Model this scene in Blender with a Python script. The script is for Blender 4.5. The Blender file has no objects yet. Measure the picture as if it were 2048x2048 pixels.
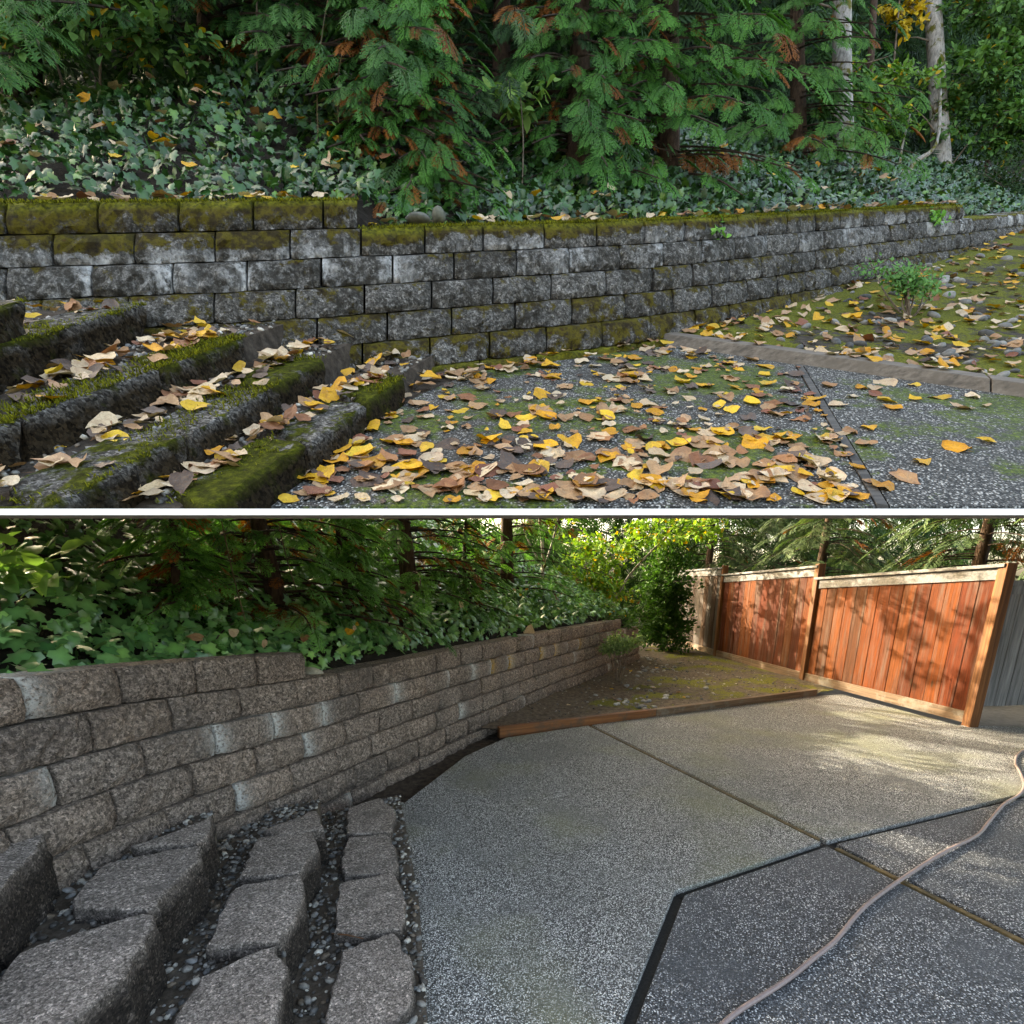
import bpy, math, random
import numpy as np
from mathutils import Vector, Matrix, noise as mnoise

# ------------------------------------------------------------------ camera, sky, sun, exposure
S = bpy.context.scene
COL = S.collection
FPX, PY0, EYE = 1000.0, 1426.0, 1.63          # focal length and principal row for a 2048 px picture; eye height (m)
PITCH = math.atan(0.26)
CAMP = np.array([0, 0, EYE])
AX = np.array([1.0, 0, 0])
AF = np.array([0, math.cos(PITCH), -math.sin(PITCH)])
AV = np.array([0, math.sin(PITCH), math.cos(PITCH)])
cam = bpy.data.cameras.new('camera')
cam.sensor_width = 36.0
cam.lens = FPX / 2048 * 36.0
cam.shift_y = (PY0 - 1024) / 2048
cam.clip_start, cam.clip_end = 0.05, 2000
cam_o = bpy.data.objects.new('camera', cam)
COL.objects.link(cam_o)
cam_o.location = CAMP
cam_o.rotation_euler = (math.pi / 2 - PITCH, 0, 0)
S.camera = cam_o

SUN_DIR = Vector((-0.71, 0.60, 0.37)).normalized()     # towards the sun: low, from the left beyond the trees
w = bpy.data.worlds.new('World'); S.world = w; w.use_nodes = True
nt = w.node_tree; nt.nodes.clear()
sky = nt.nodes.new('ShaderNodeTexSky'); sky.sky_type = 'NISHITA'; sky.sun_disc = False
sky.sun_elevation = math.asin(SUN_DIR.z)
sky.air_density = 0.7; sky.dust_density = 5.0; sky.ozone_density = 0.0
sky.sun_rotation = math.atan2(SUN_DIR.x, SUN_DIR.y)
bg = nt.nodes.new('ShaderNodeBackground'); bg.inputs['Strength'].default_value = 0.15
wo = nt.nodes.new('ShaderNodeOutputWorld')
nt.links.new(sky.outputs[0], bg.inputs[0]); nt.links.new(bg.outputs[0], wo.inputs[0])
sl = bpy.data.lights.new('sun', 'SUN'); sl.energy = 2.0; sl.angle = math.radians(0.5); sl.color = (1, .94, .87)
so = bpy.data.objects.new('sun', sl); COL.objects.link(so)
so.rotation_euler = SUN_DIR.to_track_quat('Z', 'Y').to_euler()
so.location = SUN_DIR * 40
S.view_settings.view_transform = 'Standard'; S.view_settings.look = 'None'
S.view_settings.exposure = 3.3; S.view_settings.gamma = 1.0; S.view_settings.use_curve_mapping = False
S.view_settings.use_white_balance = True; S.view_settings.white_balance_temperature = 8300; S.view_settings.white_balance_tint = 4
S.render.engine = 'CYCLES'
S.cycles.use_denoising = True; S.cycles.denoising_input_passes = 'RGB_ALBEDO_NORMAL'; S.cycles.denoising_prefilter = 'ACCURATE'
S.cycles.max_bounces = 6; S.cycles.diffuse_bounces = 4; S.cycles.transmission_bounces = 4
S.cycles.sample_clamp_indirect = 4.0

R = random.Random(7)
NR = np.random.default_rng(11)

# ------------------------------------------------------------------ frames
HB = 0.185                                     # course height of the wall blocks
HE = 6.95 * HB                                 # eye above the upper patio
VAN = 360.0
K = (PY0 - VAN) / FPX                          # rise of the upper hillside along its depth axis
def up(a, Z, c=0.0):                           # upper yard: across, depth, height above the sloping patio
    return CAMP + a * AX + Z * AF + (K * Z - HE + c) * AV
def upv(a, Z, V):
    return CAMP + a * AX + Z * AF + V * AV
def ug(px, py, c=0.0):                         # plan position on the upper sheet at height c
    Z = FPX * (HE - c) / (py - VAN)
    return np.array([(px - 1024) * Z / FPX, Z])
def lg(px, py, z=0.0):                         # plan position on a level sheet of the lower yard
    d = AF + (px - 1024) / FPX * AX + (PY0 - py) / FPX * AV
    return (CAMP + (z - EYE) / d[2] * d)[:2]
RU = np.stack([AX, AF, AV], 1)                 # columns: across, depth, up for the upper yard
RL = np.eye(3)
RA = np.stack([AX, AF + K * AV, AV], 1)        # the same with level things following the slope

# ------------------------------------------------------------------ object helpers
def mesh(name, v, f, mat=None, smooth=False, col=None, parent=None):
    me = bpy.data.meshes.new(name)
    me.from_pydata([tuple(p) for p in v], [], [tuple(q) for q in f])
    if mat: me.materials.append(mat)
    if smooth is True: me.polygons.foreach_set('use_smooth', [True] * len(me.polygons))
    elif smooth: me.polygons.foreach_set('use_smooth', list(smooth))
    if col is not None:
        ca = me.color_attributes.new('Col', 'FLOAT_COLOR', 'POINT')
        c = np.ones((len(v), 4), np.float32); c[:, :3] = np.asarray(col)
        ca.data.foreach_set('color', c.ravel())
    me.update()
    o = bpy.data.objects.new(name, me); COL.objects.link(o)
    if parent: o.parent = parent
    return o
def bigmesh(name, v, tris, mat, col=None, smooth=False, parent=None):
    me = bpy.data.meshes.new(name)
    n, m = len(v), len(tris)
    me.vertices.add(n); me.vertices.foreach_set('co', np.asarray(v, np.float32).ravel())
    me.loops.add(m * 3); me.loops.foreach_set('vertex_index', np.asarray(tris, np.int32).ravel())
    me.polygons.add(m); me.polygons.foreach_set('loop_start', np.arange(m, dtype=np.int32) * 3)
    me.polygons.foreach_set('loop_total', np.full(m, 3, np.int32))
    if smooth: me.polygons.foreach_set('use_smooth', np.ones(m, bool))
    me.materials.append(mat)
    if col is not None:
        ca = me.color_attributes.new('Col', 'FLOAT_COLOR', 'POINT')
        c = np.ones((n, 4), np.float32); c[:, :3] = col
        ca.data.foreach_set('color', c.ravel())
    me.update(calc_edges=True)
    o = bpy.data.objects.new(name, me); COL.objects.link(o)
    if parent: o.parent = parent
    return o
def empty(name, loc=(0, 0, 0)):
    o = bpy.data.objects.new(name, None); COL.objects.link(o); o.empty_display_size = .1
    return o
def tag(o, label=None, cat=None, group=None, kind=None):
    if label: o['label'] = label
    if cat: o['category'] = cat
    if group: o['group'] = group
    if kind: o['kind'] = kind
    return o
def nz(p, s=1.0, o=0.0):
    return mnoise.noise(Vector((p[0] * s + o, p[1] * s + o * 1.7, p[2] * s - o)))

# ------------------------------------------------------------------ materials
def new_mat(name):
    m = bpy.data.materials.new(name); m.use_nodes = True
    n = m.node_tree; n.nodes.clear()
    out = n.nodes.new('ShaderNodeOutputMaterial'); b = n.nodes.new('ShaderNodeBsdfPrincipled')
    n.links.new(b.outputs[0], out.inputs[0])
    return m, n, b, out
class NT:
    def __init__(s, n): s.n = n; s.pos = n.nodes.new('ShaderNodeNewGeometry').outputs['Position']
    def link(s, a, b): s.n.links.new(a, b)
    def noise(s, scale, detail=4, rough=.55, vec=None, out='Fac'):
        t = s.n.nodes.new('ShaderNodeTexNoise'); t.inputs['Scale'].default_value = scale
        t.inputs['Detail'].default_value = detail; t.inputs['Roughness'].default_value = rough
        s.link(vec or s.pos, t.inputs['Vector']); return t.outputs[out]
    def vor(s, scale, out='Distance', vec=None, feature='F1'):
        t = s.n.nodes.new('ShaderNodeTexVoronoi'); t.inputs['Scale'].default_value = scale; t.feature = feature
        s.link(vec or s.pos, t.inputs['Vector']); return t.outputs[out]
    def mapping(s, scale, rot=(0, 0, 0), vec=None):
        t = s.n.nodes.new('ShaderNodeMapping'); t.inputs['Scale'].default_value = scale; t.inputs['Rotation'].default_value = rot
        s.link(vec or s.pos, t.inputs['Vector']); return t.outputs[0]
    def ramp(s, fac, stops):
        t = s.n.nodes.new('ShaderNodeValToRGB'); e = t.color_ramp.elements
        while len(e) < len(stops): e.new(.5)
        for i, (p, c) in enumerate(stops):
            e[i].position = p; e[i].color = (*c, 1) if len(c) == 3 else c
        s.link(fac, t.inputs[0]); return t.outputs[0]
    def step(s, fac, a, b):
        t = s.n.nodes.new('ShaderNodeMapRange'); t.clamp = True
        t.inputs['From Min'].default_value = a; t.inputs['From Max'].default_value = b
        s.link(fac, t.inputs['Value']); return t.outputs[0]
    def math(s, op, a, b=0.5):
        t = s.n.nodes.new('ShaderNodeMath'); t.operation = op
        for i, x in enumerate((a, b)):
            if isinstance(x, (int, float)): t.inputs[i].default_value = x
            else: s.link(x, t.inputs[i])
        return t.outputs[0]
    def mix(s, fac, a, b, mode='MIX'):
        t = s.n.nodes.new('ShaderNodeMix'); t.data_type = 'RGBA'; t.blend_type = mode
        for i, x in ((0, fac), (6, a), (7, b)):
            if isinstance(x, (int, float)): t.inputs[i].default_value = x
            elif isinstance(x, tuple): t.inputs[i].default_value = (*x, 1)
            else: s.link(x, t.inputs[i])
        return t.outputs[2]
    def attr(s, name='Col'):
        t = s.n.nodes.new('ShaderNodeAttribute'); t.attribute_name = name; return t.outputs['Color']
    def sep(s, c):
        t = s.n.nodes.new('ShaderNodeSeparateColor'); s.link(c, t.inputs[0]); return t.outputs
    def rand(s):
        return s.n.nodes.new('ShaderNodeObjectInfo').outputs['Random']
    def bump(s, b, h, strength=.5, dist=.01, prev=None):
        t = s.n.nodes.new('ShaderNodeBump'); t.inputs['Strength'].default_value = strength; t.inputs['Distance'].default_value = dist
        s.link(h, t.inputs['Height'])
        if prev is not None: s.link(prev, t.inputs['Normal'])
        s.link(t.outputs[0], b.inputs['Normal']); return t.outputs[0]
    def base(s, b, c, rough=.85, spec=.3):
        if isinstance(c, tuple): b.inputs['Base Color'].default_value = (*c, 1)
        else: s.link(c, b.inputs['Base Color'])
        if isinstance(rough, (int, float)): b.inputs['Roughness'].default_value = rough
        else: s.link(rough, b.inputs['Roughness'])
        b.inputs['Specular IOR Level'].default_value = spec

def mat_block_clean():
    m, n, b, _ = new_mat('clean_block'); t = NT(n)
    big = t.noise(3.0, 3); mid = t.noise(34, 6, .75); fine = t.noise(120, 4, .8)
    wv = t.mix(.012, t.pos, t.noise(60, 3, out='Color'), 'ADD')
    cell = t.sep(t.vor(85, 'Color', vec=wv)); cell2 = t.sep(t.vor(190, 'Color', vec=wv))
    c = t.ramp(mid, [(.33, (.10, .077, .063)), (.5, (.325, .255, .212)), (.67, (.57, .46, .39))])
    c = t.mix(.4, c, t.ramp(t.rand(), [(0, (.22, .185, .165)), (.35, (.32, .26, .22)), (.7, (.42, .32, .255)), (1, (.3, .26, .235))]))
    c = t.mix(1.0, c, t.ramp(cell[0], [(0, (.42, .42, .42)), (.5, (.95, .95, .95)), (1, (1.5, 1.5, 1.5))]), 'MULTIPLY')
    c = t.mix(1.0, c, t.ramp(cell2[0], [(0, (.55, .55, .55)), (.6, (1, 1, 1)), (1, (1.45, 1.45, 1.45))]), 'MULTIPLY')
    c = t.mix(t.math('MULTIPLY', t.step(big, .5, .72), .5), c, (.14, .118, .106))
    c = t.mix(t.step(fine, .41, .35), c, (.05, .04, .036))
    a = t.sep(t.attr())
    wh = t.math('MULTIPLY', a[1], t.step(t.noise(60, 4, .7), .36, .54))
    c = t.mix(wh, c, (.74, .735, .71))
    c = t.mix(t.math('MULTIPLY', a[0], t.step(t.noise(50, 3), .35, .5)), c, (.62, .38, .11))
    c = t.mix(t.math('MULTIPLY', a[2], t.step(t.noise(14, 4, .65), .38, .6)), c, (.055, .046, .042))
    t.base(b, c, .9, .25)
    h = t.math('ADD', t.math('ADD', mid, t.math('MULTIPLY', fine, .35)), t.math('MULTIPLY', cell[1], .3))
    t.bump(b, h, 1.0, .035)
    return m
def mat_block_mossy():
    m, n, b, _ = new_mat('mossy_block'); t = NT(n)
    mid = t.noise(30, 6, .75); fine = t.noise(100, 4, .8); big = t.noise(4.2, 4, .6)
    wv = t.mix(.012, t.pos, t.noise(60, 3, out='Color'), 'ADD')
    cell = t.sep(t.vor(75, 'Color', vec=wv)); cell2 = t.sep(t.vor(150, 'Color', vec=wv))
    drip = t.noise(1.0, 5, .65, vec=t.mapping((13, 13, 3.0)))
    c = t.ramp(mid, [(.34, (.03, .027, .025)), (.5, (.155, .147, .138)), (.66, (.36, .347, .333))])
    c = t.mix(.3, c, t.ramp(t.rand(), [(0, (.045, .041, .038)), (.5, (.14, .132, .124)), (1, (.25, .239, .228))]))
    c = t.mix(1.0, c, t.ramp(cell[0], [(0, (.35, .35, .35)), (.5, (.95, .95, .95)), (1, (1.6, 1.6, 1.6))]), 'MULTIPLY')
    c = t.mix(1.0, c, t.ramp(cell2[0], [(0, (.5, .5, .5)), (.6, (1, 1, 1)), (1, (1.5, 1.5, 1.5))]), 'MULTIPLY')
    c = t.mix(t.step(fine, .40, .34), c, (.025, .022, .02))
    a = t.sep(t.attr())
    wh = t.math('MULTIPLY', t.math('MULTIPLY', a[1], t.step(drip, .36, .52)), t.step(t.noise(45, 4, .7), .3, .5))
    c = t.mix(wh, c, (.68, .685, .695))
    da = t.math('MULTIPLY', t.math('MAXIMUM', t.math('MULTIPLY', a[2], t.step(drip, .62, .5)), t.step(big, .49, .58)), t.step(t.noise(20, 4, .7), .36, .55))
    c = t.mix(t.math('MULTIPLY', da, .93), c, (.025, .022, .017))
    mm = t.math('ADD', a[0], t.math('MULTIPLY', t.math('SUBTRACT', t.noise(8, 5, .72), .5), 1.9))
    mo = t.step(mm, .44, .60)
    mc = t.ramp(t.noise(13, 4, .65), [(.3, (.02, .013, .006)), (.44, (.05, .036, .008)), (.56, (.13, .105, .008)), (.66, (.05, .033, .008)), (.76, (.14, .04, .012))])
    mc = t.mix(t.step(a[0], .75, 1.0), mc, t.ramp(t.noise(40, 3), [(.35, (.055, .06, .006)), (.65, (.26, .26, .014))]))
    c = t.mix(mo, c, mc)
    t.base(b, c, .92, .2)
    h = t.math('ADD', t.math('ADD', mid, t.math('MULTIPLY', fine, .4)), t.math('MULTIPLY', cell[1], .25))
    h = t.math('ADD', h, t.math('MULTIPLY', t.math('MULTIPLY', mo, t.noise(220, 3, .7)), .7))
    t.bump(b, h, 1.0, .03)
    return m
def mat_step_mossy():
    m, n, b, _ = new_mat('mossy_step'); t = NT(n)
    fine = t.noise(130, 4, .7); mid = t.noise(20, 5, .65)
    c = t.ramp(mid, [(.3, (.03, .028, .026)), (.5, (.10, .097, .093)), (.72, (.2, .195, .19))])
    cell = t.sep(t.vor(80, 'Color')); cell2 = t.sep(t.vor(170, 'Color'))
    c = t.mix(1.0, c, t.ramp(cell[0], [(0, (.3, .3, .3)), (.5, (.95, .95, .95)), (1, (1.8, 1.8, 1.8))]), 'MULTIPLY')
    c = t.mix(1.0, c, t.ramp(cell2[0], [(0, (.5, .5, .5)), (1, (1.6, 1.6, 1.6))]), 'MULTIPLY')
    a = t.sep(t.attr())
    mm = t.math('ADD', a[0], t.math('MULTIPLY', t.math('SUBTRACT', t.noise(6.5, 5, .7), .5), 2.0))
    mo = t.step(mm, .4, .6)
    mc = t.ramp(t.noise(30, 4, .7), [(.3, (.02, .022, .004)), (.5, (.06, .072, .006)), (.7, (.15, .17, .012))])
    c = t.mix(mo, c, mc)
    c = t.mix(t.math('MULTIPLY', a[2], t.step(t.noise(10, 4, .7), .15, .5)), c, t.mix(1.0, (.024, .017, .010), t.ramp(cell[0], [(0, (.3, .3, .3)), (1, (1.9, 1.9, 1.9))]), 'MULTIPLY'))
    t.base(b, c, .95, .08)
    h = t.math('ADD', t.math('ADD', mid, t.math('MULTIPLY', fine, .5)), t.math('MULTIPLY', cell[1], .4))
    h = t.math('ADD', h, t.math('MULTIPLY', mo, t.math('MULTIPLY', t.noise(180, 3, .8), .9)))
    t.bump(b, h, 1.0, .03)
    return m
def mat_step_clean():
    m, n, b, _ = new_mat('washed_step_block'); t = NT(n)
    fine = t.noise(190, 4, .75); mid = t.noise(16, 5, .65)
    cell = t.sep(t.vor(130, 'Color')); cell2 = t.sep(t.vor(260, 'Color'))
    c = t.ramp(mid, [(.3, (.21, .175, .152)), (.5, (.33, .278, .245)), (.72, (.44, .378, .34))])
    c = t.mix(.35, c, t.ramp(t.rand(), [(0, (.2, .175, .16)), (1, (.36, .305, .275))]))
    c = t.mix(1.0, c, t.ramp(cell[0], [(0, (.4, .4, .4)), (.55, (.95, .95, .95)), (.9, (1.3, 1.3, 1.3)), (1, (2.2, 2.2, 2.2))]), 'MULTIPLY')
    c = t.mix(1.0, c, t.ramp(cell2[0], [(0, (.5, .5, .5)), (.6, (1, 1, 1)), (1, (1.6, 1.6, 1.6))]), 'MULTIPLY')
    c = t.mix(t.math('MULTIPLY', t.step(t.noise(5, 4), .52, .68), .5), c, (.12, .105, .095))
    a = t.sep(t.attr())
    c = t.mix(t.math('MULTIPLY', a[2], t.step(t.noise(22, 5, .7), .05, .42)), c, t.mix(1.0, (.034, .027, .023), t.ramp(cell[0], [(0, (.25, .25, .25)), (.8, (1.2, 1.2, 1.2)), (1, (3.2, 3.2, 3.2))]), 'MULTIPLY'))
    t.base(b, c, .9, .25)
    t.bump(b, t.math('ADD', t.math('MULTIPLY', mid, .6), t.math('ADD', fine, t.math('MULTIPLY', cell[1], .4))), .9, .012)
    return m
def mat_aggregate(name, stops, light, dark, tint=None, moss=0, wet=.75, sc=165, blot=(.16, .16, .15), spots=()):
    m, n, b, _ = new_mat(name); t = NT(n)
    cell = t.sep(t.vor(sc, 'Color')); d = t.vor(sc, 'Distance')
    big = t.noise(1.7, 5, .6); mid = t.noise(7, 4, .6)
    c = t.ramp(cell[0], stops)
    c = t.mix(t.step(cell[1], .82, .86), c, light)
    c = t.mix(t.step(d, .42, .62), c, dark)
    c = t.mix(t.math('MULTIPLY', t.step(big, .48, .66), .6), c, blot)
    c = t.mix(t.math('MULTIPLY', t.step(t.noise(.6, 6, .62), .5, .66), .4), c, tuple(x * .6 for x in blot))
    if tint: c = t.mix(t.math('MULTIPLY', t.step(t.noise(.9, 3), .5, .66), .5), c, tint)
    c = t.mix(t.math('MULTIPLY', t.step(mid, .55, .75), .3), c, dark)
    h = t.math('SUBTRACT', 1.0, d)
    if moss:
        mo = t.math('MULTIPLY', t.step(t.noise(1.5, 5, .65), .49, .55), t.step(t.noise(34, 4, .75), .38, .5))
        mo = t.math('MAXIMUM', mo, t.math('MULTIPLY', t.step(t.noise(5, 4, .7), .58, .64), t.step(t.noise(44, 3, .75), .45, .53)))
        for (pt, r0) in spots:
            dn = n.nodes.new('ShaderNodeVectorMath'); dn.operation = 'DISTANCE'; t.link(t.pos, dn.inputs[0]); dn.inputs[1].default_value = tuple(pt)
            e = t.math('ADD', dn.outputs['Value'], t.math('MULTIPLY', t.math('SUBTRACT', t.noise(4, 4, .7), .5), 1.3))
            mo = t.math('MAXIMUM', mo, t.math('MULTIPLY', t.step(e, r0, r0 * .6), t.step(t.noise(30, 4, .75), .3, .5)))
        mc = t.ramp(t.noise(45, 4, .7), [(.3, (.014, .02, .004)), (.5, (.045, .07, .008)), (.72, (.13, .17, .014))])
        c = t.mix(mo, c, mc)
        h = t.math('ADD', h, t.math('MULTIPLY', mo, t.noise(200, 3, .8)))
    t.base(b, c, wet, .2)
    t.bump(b, h, .7, .006)
    return m
def mat_soil(name, moss_amt=0.0, cols=((.02, .016, .013), (.055, .043, .034), (.10, .08, .065)), mcol=((.05, .052, .006), (.19, .19, .02), (.32, .30, .05))):
    m, n, b, _ = new_mat(name); t = NT(n)
    mid = t.noise(18, 5, .7); fine = t.noise(90, 5, .75)
    c = t.ramp(mid, [(.3, cols[0]), (.5, cols[1]), (.72, cols[2])])
    c = t.mix(t.step(fine, .64, .72), c, (.2, .17, .14))
    h = t.math('ADD', mid, t.math('MULTIPLY', fine, .5))
    if moss_amt:
        mo = t.step(t.math('ADD', t.noise(1.3, 5, .6), t.math('MULTIPLY', t.math('SUBTRACT', t.noise(22, 4, .7), .5), .35)), .62 - moss_amt * .25, .68 - moss_amt * .25)
        if True:
            a = t.sep(t.attr()); mo = t.math('MULTIPLY', mo, a[0])
        mc = t.ramp(t.noise(60, 4, .7), [(.3, mcol[0]), (.52, mcol[1]), (.75, mcol[2])])
        c = t.mix(mo, c, mc); h = t.math('ADD', h, t.math('MULTIPLY', mo, t.noise(160, 3, .8)))
    t.base(b, c, .95, .2); t.bump(b, h, 1.0, .02)
    return m
def mat_wood(name, c0, c1, dark=.3, axis='Z', attr=False, rough=.7, stain=None):
    m, n, b, _ = new_mat(name); t = NT(n)
    tc = n.nodes.new('ShaderNodeTexCoord').outputs['Object']
    sc = {'Z': (38, 38, 1.6), 'X': (1.6, 38, 38), 'Y': (38, 1.6, 38)}[axis]
    oi = n.nodes.new('ShaderNodeObjectInfo')
    ad = n.nodes.new('ShaderNodeVectorMath'); ad.operation = 'ADD'
    cm = n.nodes.new('ShaderNodeCombineXYZ'); t.link(t.math('MULTIPLY', oi.outputs['Random'], 37.0), cm.inputs[0]); t.link(t.math('MULTIPLY', oi.outputs['Random'], 11.0), cm.inputs[2])
    t.link(tc, ad.inputs[0]); t.link(cm.outputs[0], ad.inputs[1])
    v = t.mapping(sc, vec=ad.outputs[0])
    g = t.noise(1.0, 6, .65, vec=v); g2 = t.noise(.35, 3, .5, vec=v)
    c = t.ramp(g, [(.28, tuple(x * dark for x in c0)), (.48, c0), (.7, c1)])
    c = t.mix(t.step(g2, .58, .7), c, tuple(x * .55 for x in c0))
    if attr: c = t.mix(1.0, c, t.attr(), 'MULTIPLY')
    if stain:
        c = t.mix(t.math('MULTIPLY', t.step(t.noise(3.5, 5, .7), .5, .62), .8), c, stain)
    t.base(b, c, rough, .3); t.bump(b, g, .5, .006)
    return m
def mat_fence():
    m, n, b, _ = new_mat('cedar_board'); t = NT(n)
    tc = n.nodes.new('ShaderNodeTexCoord').outputs['Object']
    oi = n.nodes.new('ShaderNodeObjectInfo')
    ad = n.nodes.new('ShaderNodeVectorMath'); ad.operation = 'ADD'
    cm = n.nodes.new('ShaderNodeCombineXYZ')
    for i, k in ((0, 37.), (1, 19.), (2, 11.)): t.link(t.math('MULTIPLY', oi.outputs['Random'], k), cm.inputs[i])
    t.link(tc, ad.inputs[0]); t.link(cm.outputs[0], ad.inputs[1])
    g = t.noise(1.0, 6, .68, vec=t.mapping((45, 45, 2.2), vec=ad.outputs[0]))
    a = t.attr()
    c = t.mix(1.0, t.ramp(g, [(.28, (.35, .33, .32)), (.5, (.85, .85, .85)), (.72, (1.25, 1.2, 1.15))]), a, 'MULTIPLY')
    wear = t.step(t.noise(1.0, 5, .7, vec=t.mapping((7, 7, 1.3), vec=ad.outputs[0])), .55, .68)
    c = t.mix(t.math('MULTIPLY', wear, .35), c, (.11, .07, .05))
    wst = t.step(t.noise(1.0, 5, .7, vec=t.mapping((16, 16, .9))), .5, .66)
    c = t.mix(t.math('MULTIPLY', wst, .6), c, (.105, .077, .06))
    dst = t.step(t.noise(1.0, 4, .7, vec=t.mapping((5, 5, 1.4))), .52, .68)
    c = t.mix(t.math('MULTIPLY', dst, .55), c, (.045, .013, .005))
    knot = t.vor(1.0, 'Distance', vec=t.mapping((5, 5, 1.7), vec=ad.outputs[0]))
    c = t.mix(t.step(knot, .10, .05), c, (.06, .03, .015))
    t.base(b, c, .75, .12); t.bump(b, g, .5, .005)
    return m
def mat_leaf(name, rough=.5, spec=.4, transl=.22, vein=False, hue=None):
    m, n, b, out = new_mat(name); t = NT(n)
    c = t.attr()
    if hue: c = t.mix(1.0, c, hue, 'MULTIPLY')
    if vein:
        c = t.mix(1.0, c, t.ramp(t.rand(), [(0, (.6, .55, .5)), (.3, (.85, .8, .78)), (.6, (1, 1, 1)), (1, (1.12, 1.05, .95))]), 'MULTIPLY')
        c = t.mix(t.math('MULTIPLY', t.step(t.noise(14, 4, .7), .5, .7), .6), c, t.mix(1.0, c, (.5, .36, .3), 'MULTIPLY'))
        nn = t.noise(120, 4, .7); c = t.mix(t.step(nn, .5, .7), c, t.mix(.5, c, (.16, .07, .02)))
        sp = t.noise(260, 2, .6); c = t.mix(t.step(sp, .66, .7), c, (.10, .045, .015))
        t.bump(b, t.noise(80, 3), .5, .01)
    t.base(b, c, rough, spec)
    tr = n.nodes.new('ShaderNodeBsdfTranslucent'); mx = n.nodes.new('ShaderNodeMixShader')
    mx.inputs[0].default_value = transl
    t.link(t.mix(1.0, c, (1.25, 1.3, .7), 'MULTIPLY'), tr.inputs[0])
    t.link(b.outputs[0], mx.inputs[1]); t.link(tr.outputs[0], mx.inputs[2]); t.link(mx.outputs[0], out.inputs[0])
    return m
def mat_bark(name, c0, c1, moss=0):
    m, n, b, _ = new_mat(name); t = NT(n)
    g = t.noise(1.0, 6, .7, vec=t.mapping((26, 26, 7)))
    c = t.ramp(g, [(.3, tuple(x * .35 for x in c0)), (.5, c0), (.7, c1)])
    if moss: c = t.mix(t.step(t.noise(5, 4, .65), .55, .62), c, (.09, .085, .012))
    t.base(b, c, .9, .2); t.bump(b, g, .9, .02)
    return m
def mat_plain(name, c0, c1, sc=40, rough=.7, bump=.3, spec=.35):
    m, n, b, _ = new_mat(name); t = NT(n)
    g = t.noise(sc, 5, .65); t.base(b, t.ramp(g, [(.3, c0), (.7, c1)]), rough, spec); t.bump(b, g, bump, .006)
    return m
def mat_attr(name, rough=.7, spec=.4, nscale=70):
    m, n, b, _ = new_mat(name); t = NT(n)
    g = t.noise(nscale, 4, .65)
    t.base(b, t.mix(.6, t.attr(), t.mix(1.0, t.attr(), t.ramp(g, [(.3, (.35, .35, .35)), (.7, (1.5, 1.5, 1.5))]), 'MULTIPLY')), rough, spec)
    t.bump(b, g, .4, .006)
    return m

M_BC, M_BM, M_SM, M_SC = mat_block_clean(), mat_block_mossy(), mat_step_mossy(), mat_step_clean()
M_AGG1 = mat_aggregate('pale_exposed_aggregate', [(0, (.06, .061, .061)), (.4, (.225, .228, .226)), (.8, (.43, .433, .43)), (1, (.64, .64, .635))], (.8, .8, .79), (.05, .05, .05), (.19, .195, .115), blot=(.15, .153, .15))
M_AGG2 = mat_aggregate('dark_exposed_aggregate', [(0, (.045, .05, .058)), (.45, (.09, .098, .112)), (.85, (.17, .18, .20)), (1, (.3, .31, .33))], (.62, .63, .65), (.025, .027, .03), wet=.55, sc=150, blot=(.07, .077, .088))
M_AGGU = mat_aggregate('weathered_aggregate', [(0, (.024, .024, .023)), (.5, (.07, .07, .068)), (.85, (.15, .15, .147)), (1, (.27, .27, .265))], (.4, .4, .39), (.016, .016, .016), moss=1, wet=.7, sc=100, blot=(.035, .034, .032), spots=[(up(*ug(1420, 760)), .42), (up(*ug(1440, 900)), .36), (up(*ug(1640, 880)), .18), (up(*ug(760, 800)), .3), (up(*ug(1180, 940)), .16)])
M_SOIL = mat_soil('dark_soil')
M_BANK = mat_soil('shade_dark_soil', cols=((.006, .005, .004), (.018, .014, .011), (.045, .036, .028)))  # darker copy of the soil, its colour standing in for shade on the banks
M_TREAD = mat_soil('tread_soil', cols=((.04, .033, .027), (.10, .082, .066), (.17, .145, .12)))
M_BED = mat_soil('mossy_soil', .5, cols=((.05, .04, .031), (.12, .096, .075), (.2, .165, .135)), mcol=((.05, .052, .01), (.17, .175, .03), (.3, .29, .06)))
M_BEDU = mat_soil('mossy_leafy_soil', .75, cols=((.015, .013, .011), (.04, .034, .028), (.09, .075, .062)), mcol=((.035, .04, .004), (.13, .14, .01), (.26, .27, .03)))
M_GRND = mat_plain('gravelly_ground', (.10, .095, .087), (.18, .17, .155), 14, .95)
M_JOINT = mat_plain('black_joint', (.008, .008, .008), (.025, .024, .022), 90, .9, .8)
M_UNDER = mat_plain('pale_bounce_underside', (.2, .195, .185), (.28, .27, .26), 12, .9)  # pale tone added so the unseen underside bounces light into the lower yard
M_WHITE = mat_plain('white_paint', (.86, .86, .85), (.9, .9, .89), 8, .6, .05)
M_TIMG = mat_wood('grey_timber', (.10, .083, .068), (.16, .137, .115), .4, 'X', stain=(.09, .075, .06))
M_TIMO = mat_wood('orange_timber', (.16, .06, .02), (.25, .10, .036), .45, 'X', stain=(.075, .05, .034))
M_TIMB = mat_wood('brown_timber', (.13, .08, .046), (.19, .125, .08), .45, 'X', stain=(.17, .15, .12))
M_STRIP = mat_wood('divider_wood', (.085, .06, .026), (.15, .11, .05), .4, 'X', stain=(.04, .034, .018))
M_STRIPU = mat_wood('dark_divider_wood', (.045, .042, .04), (.09, .085, .08), .4, 'X')
M_FENCE = mat_fence()
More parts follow.
